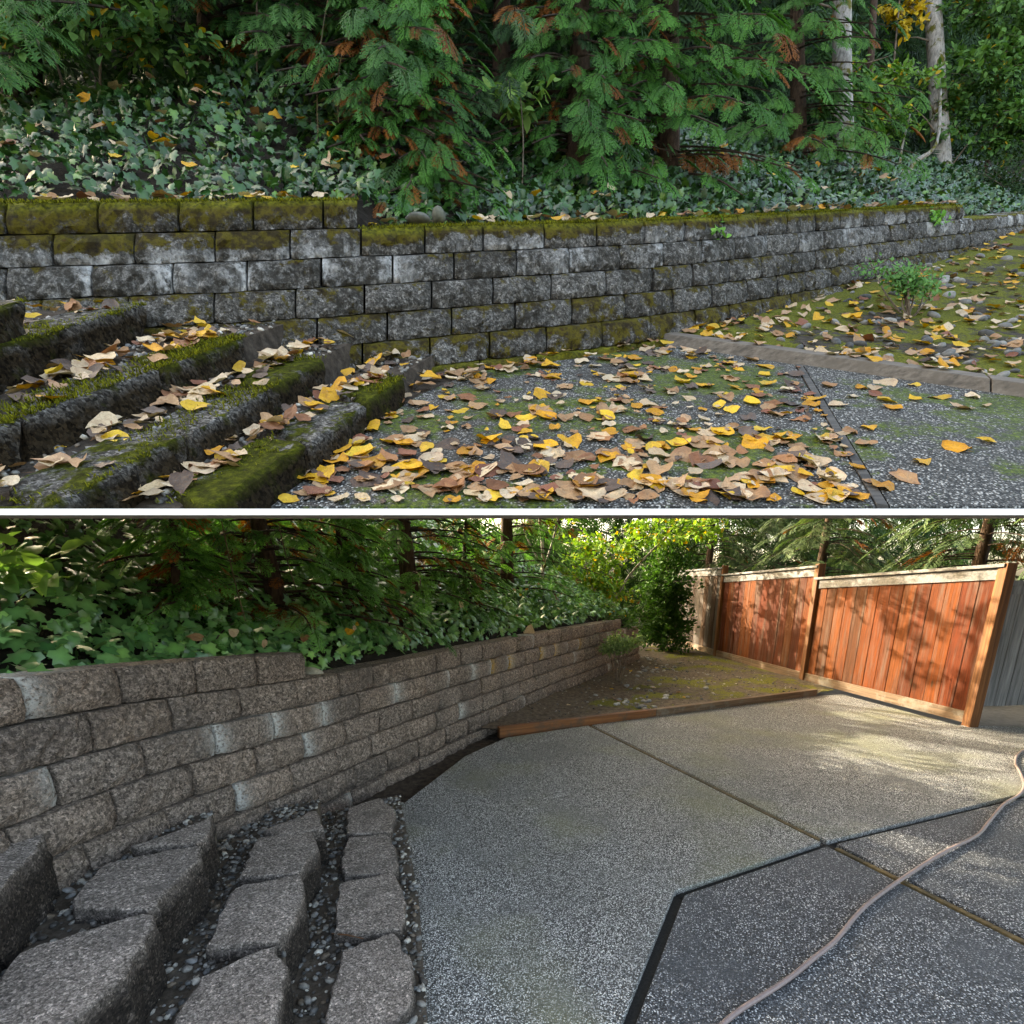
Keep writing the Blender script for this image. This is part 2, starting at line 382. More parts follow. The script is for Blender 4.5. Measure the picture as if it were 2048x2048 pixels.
M_CAP = mat_wood('bleached_cap', (.13, .128, .13), (.21, .208, .208), .5, 'Y', rough=.6)
M_POST = mat_wood('cedar_post', (.13, .048, .013), (.21, .088, .027), .5, 'Z')
M_GREYF = mat_wood('grey_weathered_board', (.15, .15, .16), (.26, .26, .27), .35, 'Z')
M_LEAF = mat_leaf('foliage', .6, .15, .28, hue=(1.15, 1.02, .72))
M_IVY = mat_leaf('ivy_leaf', .28, .5, .12, hue=(1.08, 1.0, .85))
M_FALL = mat_leaf('fallen_leaf', .6, .35, .12, vein=True)
M_MOSS = mat_leaf('moss', .8, .1, .2)
M_BARK = mat_bark('brown_bark', (.055, .034, .023), (.10, .064, .044))
M_LIMB = mat_bark('dark_limb', (.035, .024, .017), (.07, .05, .036))
M_BARKG = mat_bark('grey_bark', (.27, .255, .24), (.42, .4, .375), 1)
M_TWIG = mat_bark('twig_bark', (.15, .12, .095), (.25, .2, .16))
M_PEB = mat_attr('pebble', .6, .45)
M_ROCK = mat_attr('garden_rock', .8, .3, 30)
M_HOSE = mat_plain('hose_rubber', (.17, .125, .12), (.25, .19, .185), 60, .45, .1, .5)

# ------------------------------------------------------------------ shape helpers
def tube(pts, rad, seg=8):
    pts = [Vector(p) for p in pts]; v, f = [], []
    n = len(pts)
    ref = Vector((.3, .2, .93))
    for i, p in enumerate(pts):
        d = (pts[min(i + 1, n - 1)] - pts[max(i - 1, 0)]).normalized()
        x = d.cross(ref)
        if x.length < .05: x = d.cross(Vector((1, 0, 0)))
        x.normalize(); y = d.cross(x)
        r = rad[i] if isinstance(rad, (list, tuple)) else rad
        for k in range(seg):
            a = 2 * math.pi * k / seg
            v.append(p + x * math.cos(a) * r + y * math.sin(a) * r)
    for i in range(n - 1):
        for k in range(seg):
            a, b = i * seg + k, i * seg + (k + 1) % seg
            f.append((a, b, b + seg, a + seg))
    f.append(tuple(range(seg))[::-1]); f.append(tuple((n - 1) * seg + k for k in range(seg)))
    return v, f
def spline(pts, n):
    P = np.array(pts, float); m = len(P); out = []
    for i in range(m - 1):
        p0, p1, p2, p3 = P[max(i - 1, 0)], P[i], P[i + 1], P[min(i + 2, m - 1)]
        for k in range(n):
            t = k / n
            out.append(.5 * (2 * p1 + (p2 - p0) * t + (2 * p0 - 5 * p1 + 4 * p2 - p3) * t * t + (3 * p1 - p0 - 3 * p2 + p3) * t ** 3))
    out.append(P[-1]); return np.array(out)
def box_between(p, q, w0, w1, z0, z1, fr=None, jit=0):
    """plan segment p->q, from offset w0 to w1 on its left, heights z0..z1; z may be pairs (at p, at q)"""
    p, q = np.array(p, float), np.array(q, float); d = (q - p) / np.linalg.norm(q - p); nrm = np.array([-d[1], d[0]])
    z0 = z0 if isinstance(z0, tuple) else (z0, z0); z1 = z1 if isinstance(z1, tuple) else (z1, z1)
    fr = fr or (lambda a, b, c: np.array([a, b, c]))
    v = []
    for k, e in ((0, p), (1, q)):
        for wv in (w0, w1):
            for zz in (z0[k], z1[k]):
                g = e + nrm * wv; v.append(fr(g[0], g[1], zz))
    return v, [(0, 1, 3, 2), (4, 6, 7, 5), (0, 4, 5, 1), (2, 3, 7, 6), (1, 5, 7, 3), (0, 2, 6, 4)]
def bevel(o, wd=.006, seg=2):
    m = o.modifiers.new('bevel', 'BEVEL'); m.width = wd; m.segments = seg; m.limit_method = 'ANGLE'
    return o
def centred(o):                                   # put the origin in the mesh so that object coordinates run along the piece
    me = o.data; n = len(me.vertices); co = np.empty(n * 3, np.float32); me.vertices.foreach_get('co', co)
    co = co.reshape(-1, 3); c = co.mean(0); me.vertices.foreach_set('co', (co - c).ravel()); o.location = c; me.update()
    return o
def prism(name, poly, top, thick, fr, mat, parent=None, wd=.008, col=None):
    poly = [np.array(q) for q in poly]
    ar = sum(poly[i][0] * poly[(i + 1) % len(poly)][1] - poly[(i + 1) % len(poly)][0] * poly[i][1] for i in range(len(poly)))
    if ar < 0: poly = poly[::-1]
    n = len(poly)
    v = [fr(q[0], q[1], top) for q in poly] + [fr(q[0], q[1], top - thick) for q in poly]
    f = [tuple(range(n)), tuple(range(n, 2 * n))[::-1]] + [(i, i + n, (i + 1) % n + n, (i + 1) % n) for i in range(n)]
    o = mesh(name, v, f, mat, parent=parent, col=[col] * len(v) if col else None)
    if wd: bevel(o, wd)
    return o
def rough_block(name, poly, top, h, fr, mat, parent, seed, moss=.3, edge=.014, dark=.8, jag=.006):
    """a split-faced block from a plan outline: jagged outline, rounded rim, uneven top"""
    rr = random.Random(seed); poly = [np.array(q, float) for q in poly]
    ar = sum(poly[i][0] * poly[(i + 1) % len(poly)][1] - poly[(i + 1) % len(poly)][0] * poly[i][1] for i in range(len(poly)))
    if ar < 0: poly = poly[::-1]
    ring = []
    for i in range(len(poly)):
        p, q = poly[i], poly[(i + 1) % len(poly)]; L = np.linalg.norm(q - p); k = max(2, min(8, int(L / .045)))
        for j in range(k):
            g = p + (q - p) * (j / k)
            if j == 0: g = g + (np.mean(poly, 0) - g) * .03
            ring.append(g + np.array([rr.uniform(-1, 1), rr.uniform(-1, 1)]) * jag)
    c = np.mean(ring, 0); n = len(ring); v, col = [], []
    def lay(ins, z, jz, mo, da):
        for g in ring:
            d = c - g; l = np.linalg.norm(d)
            gg = g + d / l * ins + np.array([rr.uniform(-1, 1), rr.uniform(-1, 1)]) * (.003 if z > top - edge * 1.1 else .009)
            v.append(fr(gg[0], gg[1], z + rr.uniform(-jz, jz)))
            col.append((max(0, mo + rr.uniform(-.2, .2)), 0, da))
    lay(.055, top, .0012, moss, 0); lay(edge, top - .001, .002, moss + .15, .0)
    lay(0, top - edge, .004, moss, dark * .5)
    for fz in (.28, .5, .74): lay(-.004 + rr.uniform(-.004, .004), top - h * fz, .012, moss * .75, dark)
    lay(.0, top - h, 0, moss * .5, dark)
    v.append(fr(c[0], c[1], top + .002)); col.append((moss, 0, 0)); ci = len(v) - 1
    f = [(ci, i, (i + 1) % n) for i in range(n)]
    for L in range(6):
        for i in range(n):
            a, b = L * n + i, L * n + (i + 1) % n; f.append((a, a + n, b + n, b))
    return mesh(name, v, f, mat, smooth=False, col=col, parent=parent)

class Curve:
    def __init__(s, pts, n=24):
        s.p = spline(pts, n); d = np.linalg.norm(np.diff(s.p[:, :2], axis=0), axis=1); s.s = np.concatenate([[0], np.cumsum(d)]); s.L = s.s[-1]
    def at(s, x): return np.array([np.interp(x, s.s, s.p[:, i]) for i in range(s.p.shape[1])])
    def nrm(s, x):
        d = s.at(min(x + .15, s.L))[:2] - s.at(max(x - .15, 0))[:2]; d /= np.linalg.norm(d); return np.array([d[1], -d[0]])   # to the right of travel: the open side
    def s_of_y(s, y): return float(np.interp(y, s.p[:, 1], s.s))
def wall_block(curve, s0, s1, h0, h1, off, fr, mat, parent, seed, mossf, nu=9, nv=4, depth=.24, rough=.015, chip=.022, name='block'):
    rr = random.Random(seed); v, col = [], []
    g = .0065
    s0, s1 = s0 + g, s1 - g
    tw = rr.uniform(-.007, .007); lo = rr.uniform(-.004, .007)
    for j in range(nv + 1):
        for i in range(nu + 1):
            u, w_ = i / nu, j / nv
            s = s0 + (s1 - s0) * u; p = curve.at(s); n = curve.nrm(s)
            e = min(u, 1 - u) * (s1 - s0); ev = min(w_, 1 - w_) * (h1 - h0)
            out = off + lo + tw * (u - .5) * 2 - chip * math.exp(-e / .022) - chip * .8 * math.exp(-ev / .02) + rr.uniform(-1, 1) * rough * (1 if 0 < i < nu and 0 < j < nv else .45)
            hh = h0 + (h1 - h0) * w_ + rr.uniform(-1, 1) * .003
            v.append(fr(p, n, out, hh)); col.append(mossf(s, u, w_, rr))
    N = (nu + 1) * (nv + 1)
    for (s, hh, u, w_) in ((s0, h0, 0, 0), (s1, h0, 1, 0), (s1, h1, 1, 1), (s0, h1, 0, 1)):
        v.append(fr(curve.at(s), curve.nrm(s), off - depth, hh)); col.append(mossf(s, u, w_, rr))
    f = [(j * (nu + 1) + i, j * (nu + 1) + i + 1, (j + 1) * (nu + 1) + i + 1, (j + 1) * (nu + 1) + i) for j in range(nv) for i in range(nu)]
    k = len(f)
    f.append(tuple([nv * (nu + 1) + i for i in range(nu + 1)] + [N + 2, N + 3]))
    f.append(tuple([i for i in range(nu, -1, -1)] + [N, N + 1]))
    f.append(tuple([j * (nu + 1) for j in range(nv + 1)] + [N + 3, N]))
    f.append(tuple([j * (nu + 1) + nu for j in range(nv, -1, -1)] + [N + 1, N + 2]))
    f.append((N + 1, N, N + 3, N + 2))
    return mesh(name, v, f, mat, smooth=[(q % 7) in (0, 3) for q in range(k)] + [False] * 5, col=col, parent=parent)

def leaf_cloud(tv, tf, tfac, pos, dirs, nrms, size, cols, jit=.0):
    """bake a template (flat leaf, length along +Y, normal +Z) at many places"""
    pos, dirs, nrms = map(lambda q: np.asarray(q, float), (pos, dirs, nrms)); n = len(pos)
    y = dirs / np.linalg.norm(dirs, axis=1, keepdims=True)
    z = nrms - (nrms * y).sum(1, keepdims=True) * y; z /= np.linalg.norm(z, axis=1, keepdims=True) + 1e-9
    x = np.cross(y, z)
    sz = np.asarray(size, float).reshape(n, 1, 1)
    V = (tv[None, :, 0:1] * x[:, None] + tv[None, :, 1:2] * y[:, None] + tv[None, :, 2:3] * z[:, None]) * sz + pos[:, None]
    T = tf[None] + (np.arange(n) * len(tv))[:, None, None]
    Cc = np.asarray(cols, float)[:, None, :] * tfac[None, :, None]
    return V.reshape(-1, 3), T.reshape(-1, 3), Cc.reshape(-1, 3)
def ivy_template():
    o = [(0, 0), (.28, -.12), (.5, .12), (.34, .34), (.52, .62), (.2, .66), (0, 1.05), (-.2, .66), (-.52, .62), (-.34, .34), (-.5, .12), (-.28, -.12)]
    v = np.array([(0, .34, .05)] + [(x, y, -.16 * abs(x) - .10 * max(0, y - .4) ** 2) for x, y in o])
    n = len(o); f = np.array([(0, 1 + i, 1 + (i + 1) % n) for i in range(n)])
    return v, f, np.array([1.3] + [.92] * n)
def ovate_template():
    o = [(0, 0), (.2, .14), (.3, .4), (.2, .74), (0, 1.0), (-.2, .74), (-.3, .4), (-.2, .14)]
    v = np.array([(x, y, .16 * abs(x) - .2 * (y - .3) ** 2) for x, y in o] + [(0, .45, 0)])
    f = np.array([(8, i, (i + 1) % 8) for i in range(8)])
    return v, f, np.array([1.] * 8 + [.85])
def heart_template(kind):
    if kind == 0: o = [(0, .02), (.2, -.1), (.42, 0), (.5, .22), (.42, .5), (.22, .8), (0, 1.05), (-.2, .8), (-.42, .5), (-.5, .22), (-.42, 0), (-.2, -.1)]
    elif kind == 1: o = [(0, 0), (.22, .04), (.38, .2), (.44, .45), (.36, .7), (.17, .88), (0, 1.0), (-.2, .86), (-.36, .68), (-.42, .42), (-.36, .18), (-.2, .04)]
    else: o = [(0, 0), (.16, .08), (.26, .24), (.3, .48), (.24, .72), (.11, .9), (0, 1.1), (-.12, .9), (-.23, .7), (-.28, .45), (-.24, .2), (-.14, .06)]
    return o
def spray_template(npair=12, sub=3, wide=1.0):
    """flat feathery conifer spray, length 1 along +Y, drooping tips"""
    v, f, fac = [], [], []
    def add(p, q, wd, t0, t1, thin=False):
        d = np.array(q) - np.array(p); L = np.linalg.norm(d) + 1e-9; nx = np.array([-d[1], d[0]]) / L * wd * wide
        i = len(v); m = np.array(p) + d * .4
        if thin:
            v.extend([tuple(np.array(p) + nx), tuple(q), tuple(np.array(p) - nx)]); fac.extend([t0, t1, t0]); f.append((i, i + 1, i + 2)); return
        v.extend([tuple(p), tuple(m + nx), tuple(q), tuple(m - nx)]); fac.extend([t0, (t0 + t1) / 2, t1, (t0 + t1) / 2])
        f.extend([(i, i + 1, i + 2), (i, i + 2, i + 3)])
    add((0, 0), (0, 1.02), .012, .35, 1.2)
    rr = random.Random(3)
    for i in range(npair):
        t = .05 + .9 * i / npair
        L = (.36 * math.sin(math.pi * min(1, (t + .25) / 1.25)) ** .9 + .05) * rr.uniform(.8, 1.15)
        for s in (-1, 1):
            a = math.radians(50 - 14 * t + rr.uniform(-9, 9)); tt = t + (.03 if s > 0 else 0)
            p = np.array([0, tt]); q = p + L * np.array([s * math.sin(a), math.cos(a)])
            add(p, q, .013, .4 + .3 * t, 1.5)  # dark bases paint interior shade into the colour; paler tips are new growth
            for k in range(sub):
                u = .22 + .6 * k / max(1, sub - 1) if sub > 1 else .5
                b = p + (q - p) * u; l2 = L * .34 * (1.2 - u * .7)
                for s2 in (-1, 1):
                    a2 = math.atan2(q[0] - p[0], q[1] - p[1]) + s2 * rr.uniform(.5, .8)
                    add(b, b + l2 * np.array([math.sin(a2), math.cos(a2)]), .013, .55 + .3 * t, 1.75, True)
    v = np.array(v); r2 = v[:, 0] ** 2
    z = -.26 * np.abs(v[:, 1]) ** 2.2 - .7 * r2
    return np.column_stack([v, z]), np.array(f), np.array(fac)
IVY, OVA, SPR, SPRC = ivy_template(), ovate_template(), spray_template(10, 3), spray_template(8, 1, 1.8)
SPRW = spray_template(6, 0, 2.6)
def rcol(a, b, n, sv=.25):
    t = NR.random((n, 1)); c = np.array(a) * (1 - t) + np.array(b) * t
    return c * (1 + (NR.random((n, 1)) - .5) * 2 * sv)

def conifer(name, label, Rm, base, height, width, seed, spray=.34, nbr=70, h0=.08, lean=(0, 0), c0=(.018, .07, .026), c1=(.05, .15, .055), dead=.05, tmpl=SPR, trunk_r=.12, bark=None, arc=(0, 2 * math.pi), droop=.28, step=.15, group=None, cat='tree', taper=.75, up_tilt=.15):
    rr = np.random.default_rng(seed); base = np.asarray(base, float)
    root = empty(name); tag(root, label, cat, group)
    def W(p): return base + Rm @ np.asarray(p, float)
    n = 10; tp = []
    for i in range(n + 1):
        t = i / n; tp.append(W((lean[0] * t + .05 * math.sin(3 * t + seed), lean[1] * t, height * t)))
    v, f = tube(tp, [trunk_r * (1 - .85 * i / n) + .008 for i in range(n + 1)], 8)
    mesh('trunk', v, f, bark or M_BARK, smooth=True, parent=root)
    P, D, N, Sz, Cc = [], [], [], [], []; lv, lf = [], []
    for b in range(nbr):
        t = h0 + (1 - h0) * (b + rr.random()) / nbr
        az = arc[0] + (arc[1] - arc[0]) * rr.random(); L = width * ((1 - t) ** taper * (.72 + .5 * rr.random()) + .06)
        st = np.array([lean[0] * t, lean[1] * t, height * t]); o = np.array([math.cos(az), math.sin(az), 0.]); side = np.array([-o[1], o[0], 0])
        pts = []
        m = max(3, int(L / step))
        for k in range(m + 1):
            u = k / m; pts.append(st + o * L * u + np.array([0, 0, 1]) * (up_tilt * L * u - droop * L * u * u) + side * .05 * math.sin(4 * u + b))
        if L > .35:
            tv, tf = tube([W(q) for q in pts], [.012 * (1 - .8 * k / m) + .002 for k in range(m + 1)], 4)
            lf += [tuple(i + len(lv) for i in q) for q in tf]; lv += tv
        isdead = rr.random() < dead * 1.5
        for k in range(m + 1):
            u = k / m
            if u < .22 and m > 3: continue
            for s in ((-1, 1) if k < m else (0,)):
                if rr.random() < .18: continue
                a = s * (.55 + .35 * rr.random()); d = o * math.cos(a) + side * math.sin(a) + np.array([0, 0, -.18 - .5 * rr.random() * u])
                nn = np.array([0, 0, 1.]) * (.9) + o * (.55 + .5 * rr.random()) + rr.normal(0, .28, 3)
                P.append(pts[k] + rr.normal(0, .03, 3)); D.append(d); N.append(nn); Sz.append(spray * (.65 + .6 * rr.random()) * (1 - .35 * u * (s != 0)))
                q = rr.random(); c = np.array(c0) * (1 - q) + np.array(c1) * q
                if rr.random() < dead or (isdead and u < .6): c = np.array([.17, .065, .018]) * (.6 + .8 * rr.random())
                Cc.append(c)
    P = (Rm @ np.array(P).T).T + base; D = (Rm @ np.array(D).T).T; N = (np.linalg.inv(Rm).T @ np.array(N).T).T
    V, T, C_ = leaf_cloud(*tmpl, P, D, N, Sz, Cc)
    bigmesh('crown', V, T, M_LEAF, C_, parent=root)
    if lv: mesh('limbs', lv, lf, M_LIMB, parent=root)
    return root
def broadleaf(name, label, Rm, base, blobs, nleaf, seed, size=(.05, .09), c0=(.03, .09, .03), c1=(.09, .2, .05), stems=(), autumn=.03, cat='shrub', group=None, tmpl=OVA, bark=None, upn=.8):
    """blobs: list of (x, y, z, rx, ry, rz) about the base; stems: list of (points, radius)"""
    rr = np.random.default_rng(seed); base = np.asarray(base, float)
    root = empty(name); tag(root, label, cat, group)
    vol = np.array([b[3] * b[4] * b[5] for b in blobs]) ** .67; vol /= vol.sum()
    P, D, N, C_ = [], [], [], []
    lv, lf = [], []
    def W(p): return base + Rm @ np.asarray(p, float)
    def addtube(pts, rad, seg=5):
        nonlocal lv, lf
        tv, tf = tube([W(q) for q in pts], rad, seg); lf += [tuple(i + len(lv) for i in q) for q in tf]; lv += tv
    for pts, r in stems:
        q = spline(pts, 5); addtube(q, [r * (1 - .6 * i / len(q)) for i in range(len(q))], 7)
    for bi, b in enumerate(blobs):
        k = int(nleaf * vol[bi]); ntw = max(3, k // 22)
        for tw in range(ntw):
            d = rr.normal(0, 1, 3); d /= np.linalg.norm(d); r_ = .35 + .65 * rr.random() ** .5
            tip = np.array(b[:3]) + d * np.array(b[3:]) * r_
            st = np.array(b[:3]) + d * np.array(b[3:]) * r_ * .35 + rr.normal(0, .05, 3)
            ax = tip - st; ax /= np.linalg.norm(ax) + 1e-6
            if tw % 2 == 0: addtube([st, (st + tip) / 2 + rr.normal(0, .02, 3), tip], [.006, .004, .002], 3)
            for j in range(22):
                u = rr.random() ** .7; P.append(st + (tip - st) * u + rr.normal(0, .045, 3))
                dd = ax * .6 + rr.normal(0, .6, 3); D.append(dd); nn = np.array([0, -.35, upn]) + rr.normal(0, .42, 3); N.append(nn)
                q = rr.random(); c = np.array(c0) * (1 - q) + np.array(c1) * q
                if rr.random() < autumn: c = np.array([.45, .33, .03]) * (.5 + .7 * rr.random())
                C_.append(c)
    n = len(P); P = (Rm @ np.array(P).T).T + base; D = (Rm @ np.array(D).T).T; N = (np.linalg.inv(Rm).T @ np.array(N).T).T
    V, T, cc = leaf_cloud(*tmpl, P, D, N, size[0] + (size[1] - size[0]) * rr.random(n), C_)
    bigmesh('crown', V, T, M_LEAF, cc, parent=root)
    if lv: mesh('branches', lv, lf, bark or M_TWIG, parent=root, smooth=True)
    return root
PEB = None
def pebble_template(seed, flat=.6):
    rr = random.Random(seed); ph = (1 + 5 ** .5) / 2
    v = [(-1, ph, 0), (1, ph, 0), (-1, -ph, 0), (1, -ph, 0), (0, -1, ph), (0, 1, ph), (0, -1, -ph), (0, 1, -ph), (ph, 0, -1), (ph, 0, 1), (-ph, 0, -1), (-ph, 0, 1)]
    f = [(0, 11, 5), (0, 5, 1), (0, 1, 7), (0, 7, 10), (0, 10, 11), (1, 5, 9), (5, 11, 4), (11, 10, 2), (10, 7, 6), (7, 1, 8), (3, 9, 4), (3, 4, 2), (3, 2, 6), (3, 6, 8), (3, 8, 9), (4, 9, 5), (2, 4, 11), (6, 2, 10), (8, 6, 7), (9, 8, 1)]
    v = np.array(v) / 1.9 * .5
    v *= np.array([1.2 + rr.random() * .3, .9, flat]); v += np.array([[rr.uniform(-.06, .06) for _ in range(3)] for _ in v])
    return v, np.array(f), np.ones(12)
def gravel(name, label, pts, nrm, sizes, parent=None, cols=None, seed=0):
    n = len(pts); k = NR.integers(0, 4, n); VV, TT, CC = [], [], []; off = 0
    ang = NR.random(n) * 6.283; nrm = np.asarray(nrm, float); t1 = np.cross(nrm, [0.1, .9, .3]); t1 /= np.linalg.norm(t1); t2 = np.cross(nrm, t1)
    D = np.cos(ang)[:, None] * t1 + np.sin(ang)[:, None] * t2; N = nrm + NR.normal(0, .25, (n, 3))
    pal = np.array(cols if cols is not None else [(.075, .07, .066), (.12, .112, .105), (.19, .178, .162), (.095, .098, .10), (.5, .47, .42), (.3, .285, .26), (.24, .23, .215), (.2, .2, .2), (.055, .048, .043), (.15, .115, .085), (.085, .08, .074)])
    pc = pal[NR.integers(0, len(pal), n)] * (.6 + .7 * NR.random((n, 1)))
    for q in range(4):
        s = k == q
        if not s.any(): continue
        V, T, C_ = leaf_cloud(*pebble_template(q + seed), np.asarray(pts)[s], D[s], N[s], np.asarray(sizes)[s], pc[s]); VV.append(V); TT.append(T + off); CC.append(C_); off += len(V)
    o = bigmesh(name, np.concatenate(VV), np.concatenate(TT), M_PEB, np.concatenate(CC), smooth=True, parent=parent)
    tag(o, label, None if parent else 'gravel', kind='stuff'); return o
def inpoly(p, poly):
    c = False; n = len(poly)
    for i in range(n):
        a, b = poly[i], poly[i - 1]
        if (a[1] > p[1]) != (b[1] > p[1]) and p[0] < (b[0] - a[0]) * (p[1] - a[1]) / (b[1] - a[1]) + a[0]: c = not c
    return c
def scatter(poly, n, rr=R):
    poly = np.array(poly); lo, hi = poly.min(0), poly.max(0); out = []
    while len(out) < n:
        p = (rr.uniform(lo[0], hi[0]), rr.uniform(lo[1], hi[1]))
        if inpoly(p, poly): out.append(p)
    return np.array(out)
LV = lambda a, b, c: np.array([a, b, c])

# ================================================================== LOWER YARD: setting
g = mesh('ground', [(-400, -400, -.09), (400, -400, -.09), (400, 400, -.09), (-400, 400, -.09)], [(0, 1, 2, 3)], M_GRND)
tag(g, kind='structure')
v = [(-2.6, .2, -.072), (.2, .2, -.072), (.2, 3.0, -.072), (1.2, 5.2, -.072), (1.2, 7.0, -.072), (-2.6, 7.0, -.072)]
tag(mesh('soil_strip', v, [tuple(range(6))], M_SOIL), kind='structure')
patio = tag(empty('patio'), kind='structure')
jx = lg(1655, 1686)
A_, B_, E_, F_ = lg(1180, 1450), lg(1358, 1785), lg(2048, 1590), lg(1235, 2100)
dAJ = (jx - A_) / np.linalg.norm(jx - A_); far_r = jx + dAJ * 2.2
dEJ = (E_ - jx) / np.linalg.norm(E_ - jx); right = jx + dEJ * 6.0
nA = np.array([-dAJ[1], dAJ[0]]); nE = np.array([-dEJ[1], dEJ[0]])
g1, g2 = .028, .02                                      # half widths of the strip and the black joint
dB = (F_ - B_) / np.linalg.norm(F_ - B_); nB = np.array([-dB[1], dB[0]])
near = B_ + dB * 2.2
s1 = [lg(800, 1612), lg(930, 1512), lg(1012, 1475), A_ - nA * g1, jx - dAJ * g2 * 1.2 - nA * g1, B_ - dEJ * .012 + nE * g2, near - nB * g2, np.array([-.30, near[1]]), lg(848, 2100), lg(822, 1800)]
prism('concrete_slab', s1, 0, .1, LV, M_AGG1, patio, .006)
tim1 = lg(1620, 1392)
s2 = [A_ + nA * g1, tim1, np.array([5.0, 7.4]), np.array([5.28, 5.7]), np.array([7.5, 5.5]), right + nE * g2, jx + nA * g1 + nE * g2]
prism('concrete_slab', s2, .0, .1, LV, M_AGG1, patio, .006)
s3 = [B_ + dEJ * .02 - nE * g2, jx - nA * g1 - nE * g2, far_r - nA * g1, np.array([far_r[0], near[1]]), near + nB * g2]
prism('concrete_slab', s3, -.006, .1, LV, M_AGG2, patio, .006)
s4 = [jx + nA * g1 - nE * g2 + dEJ * .03, right - nE * g2, np.array([right[0], far_r[1]]), far_r + nA * g1]
prism('concrete_slab', s4, -.006, .1, LV, M_AGG2, patio, .006)
def strip(name, p, q, hw, z, mat, parent, fr=LV, th=.05):
    v, f = box_between(p, q, -hw, hw, z - th, z, fr); return centred(bevel(mesh(name, v, f, mat, parent=parent), .003))
for (p, q) in ((A_ + dAJ * .02, jx - dAJ * .06), (jx + dAJ * .06, far_r)):
    v, f = box_between(p, q, -.016, .016, -.06, -.002); o = mesh('divider_strip', v, f, M_STRIP, parent=patio); bevel(o, .003)
for (p, q) in ((jx - dEJ * 0.0, right), (B_, jx), (B_, near)):
    v, f = box_between(p, q, -.03, .03, -.08, -.03); mesh('joint_filler', v, f, M_JOINT, parent=patio)

# lower garden bed
def grid_sheet(name, fn, us, vs, mat, smooth=True, col=None, parent=None):
    v = [fn(u, w_) for w_ in vs for u in us]; n = len(us)
    f = [(j * n + i, j * n + i + 1, (j + 1) * n + i + 1, (j + 1) * n + i) for j in range(len(vs) - 1) for i in range(n - 1)]
    return mesh(name, v, f, mat, smooth=smooth, col=[col(u, w_) for w_ in vs for u in us] if col else None, parent=parent)
WT = Curve([(-1.99, .5, 1.15), (-1.97, 1.2, 1.13), (-1.93, 1.9, 1.09), (-1.82, 2.5, 1.05), (-1.6, 3.1, 1.0), (-1.38, 3.65, .965), (-1.15, 4.17, .96), (-.9, 4.6, .96), (-.65, 5.09, .96), (-.14, 5.99, .96), (.55, 7.2, .96), (1.35, 8.5, .96), (2.02, 9.6, .96), (2.6, 10.5, .95)])
def wallx(y): return float(np.interp(y, WT.p[:, 1], WT.p[:, 0]))
tim0, timm = lg(1000, 1470), lg(1313, 1432)
def timy(x): return float(np.interp(x, [tim0[0], timm[0], tim1[0], 5.1], [tim0[1], timm[1], tim1[1], 7.6]))
def bed_z(x, y): return .035 + .03 * nz((x, y, 0), 1.6) + .012 * nz((x, y, 3), 7) + .05 * max(0, 1 - abs(x - wallx(y)) / .6)
def bedfn(u, t):
    y = 5.05 + t * 14.0; x0 = wallx(y) - .1 if y < 10.4 else 2.5; x1 = 4.95 - .03 * y + .25
    x = x0 + (x1 - x0) * u; y = max(y, timy(x) + .03); return (x, y, bed_z(x, y))
def mossw(x, y):
    return 1.0 if x - wallx(min(y, 10.4)) > .95 + .3 * nz((x, y, 1), 1.1) else .0
tag(grid_sheet('garden_bed', bedfn, np.linspace(0, 1, 50), np.linspace(0, 1, 90) ** 1.5, M_BED, col=lambda u, t: (mossw(*bedfn(u, t)[:2]),) * 3), kind='structure')
# bank behind the lower wall
def lbank(d, s):
    if d < 0: return lbank(.02, s) - np.array([0, 0, 1.0])
    p = WT.at(s); n = WT.nrm(s); q = p[:2] - n * (d + .12)
    z = p[2] - .06 + (.50 * d if d > .12 else 0) + .10 * nz((q[0], q[1], 0), 1.1) * min(1, d) + .03 * nz((q[0], q[1], 5), 4)
    return np.array([q[0], q[1], z])
LS = np.linspace(0, WT.L, 70)
tag(grid_sheet('bank', lambda d, s: lbank(d, s), np.concatenate([[-1], np.linspace(0, 2, 14), np.linspace(2.4, 4.8, 6)]), LS, M_BANK), kind='structure')
tag(grid_sheet('bank', lambda u, t: np.array([1.6 + u * 14, 10.9 + t * 18, -.03 + .02 * nz((u * 14, t * 18, 2), .8) + max(0, t - .35) * 5 * (1 - .5 * u)]), np.linspace(0, 1, 20), np.linspace(0, 1, 20), M_SOIL), kind='structure')

# ------------------------------------------------------------------ lower retaining wall
wall = empty('retaining_wall'); tag(wall, 'clean brown split-face block retaining wall curving past the washed steps', 'retaining wall')
def LW(p, n, out, h):
    q = p[:2] + n * out                                            # h is measured from the top of the second course
    return np.array([q[0], q[1], p[2] + h])
LBL = .43
s_endA = WT.s_of_y(3.52); sd = 100
BT = [(-1, -1)]
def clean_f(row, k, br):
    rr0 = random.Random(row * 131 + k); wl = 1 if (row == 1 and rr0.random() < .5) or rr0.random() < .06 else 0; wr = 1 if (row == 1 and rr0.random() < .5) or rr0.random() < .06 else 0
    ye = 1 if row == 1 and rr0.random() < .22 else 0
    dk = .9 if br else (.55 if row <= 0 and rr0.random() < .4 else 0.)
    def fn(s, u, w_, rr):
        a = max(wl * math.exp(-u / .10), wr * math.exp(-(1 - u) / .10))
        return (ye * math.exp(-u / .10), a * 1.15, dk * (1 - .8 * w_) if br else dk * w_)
    return fn
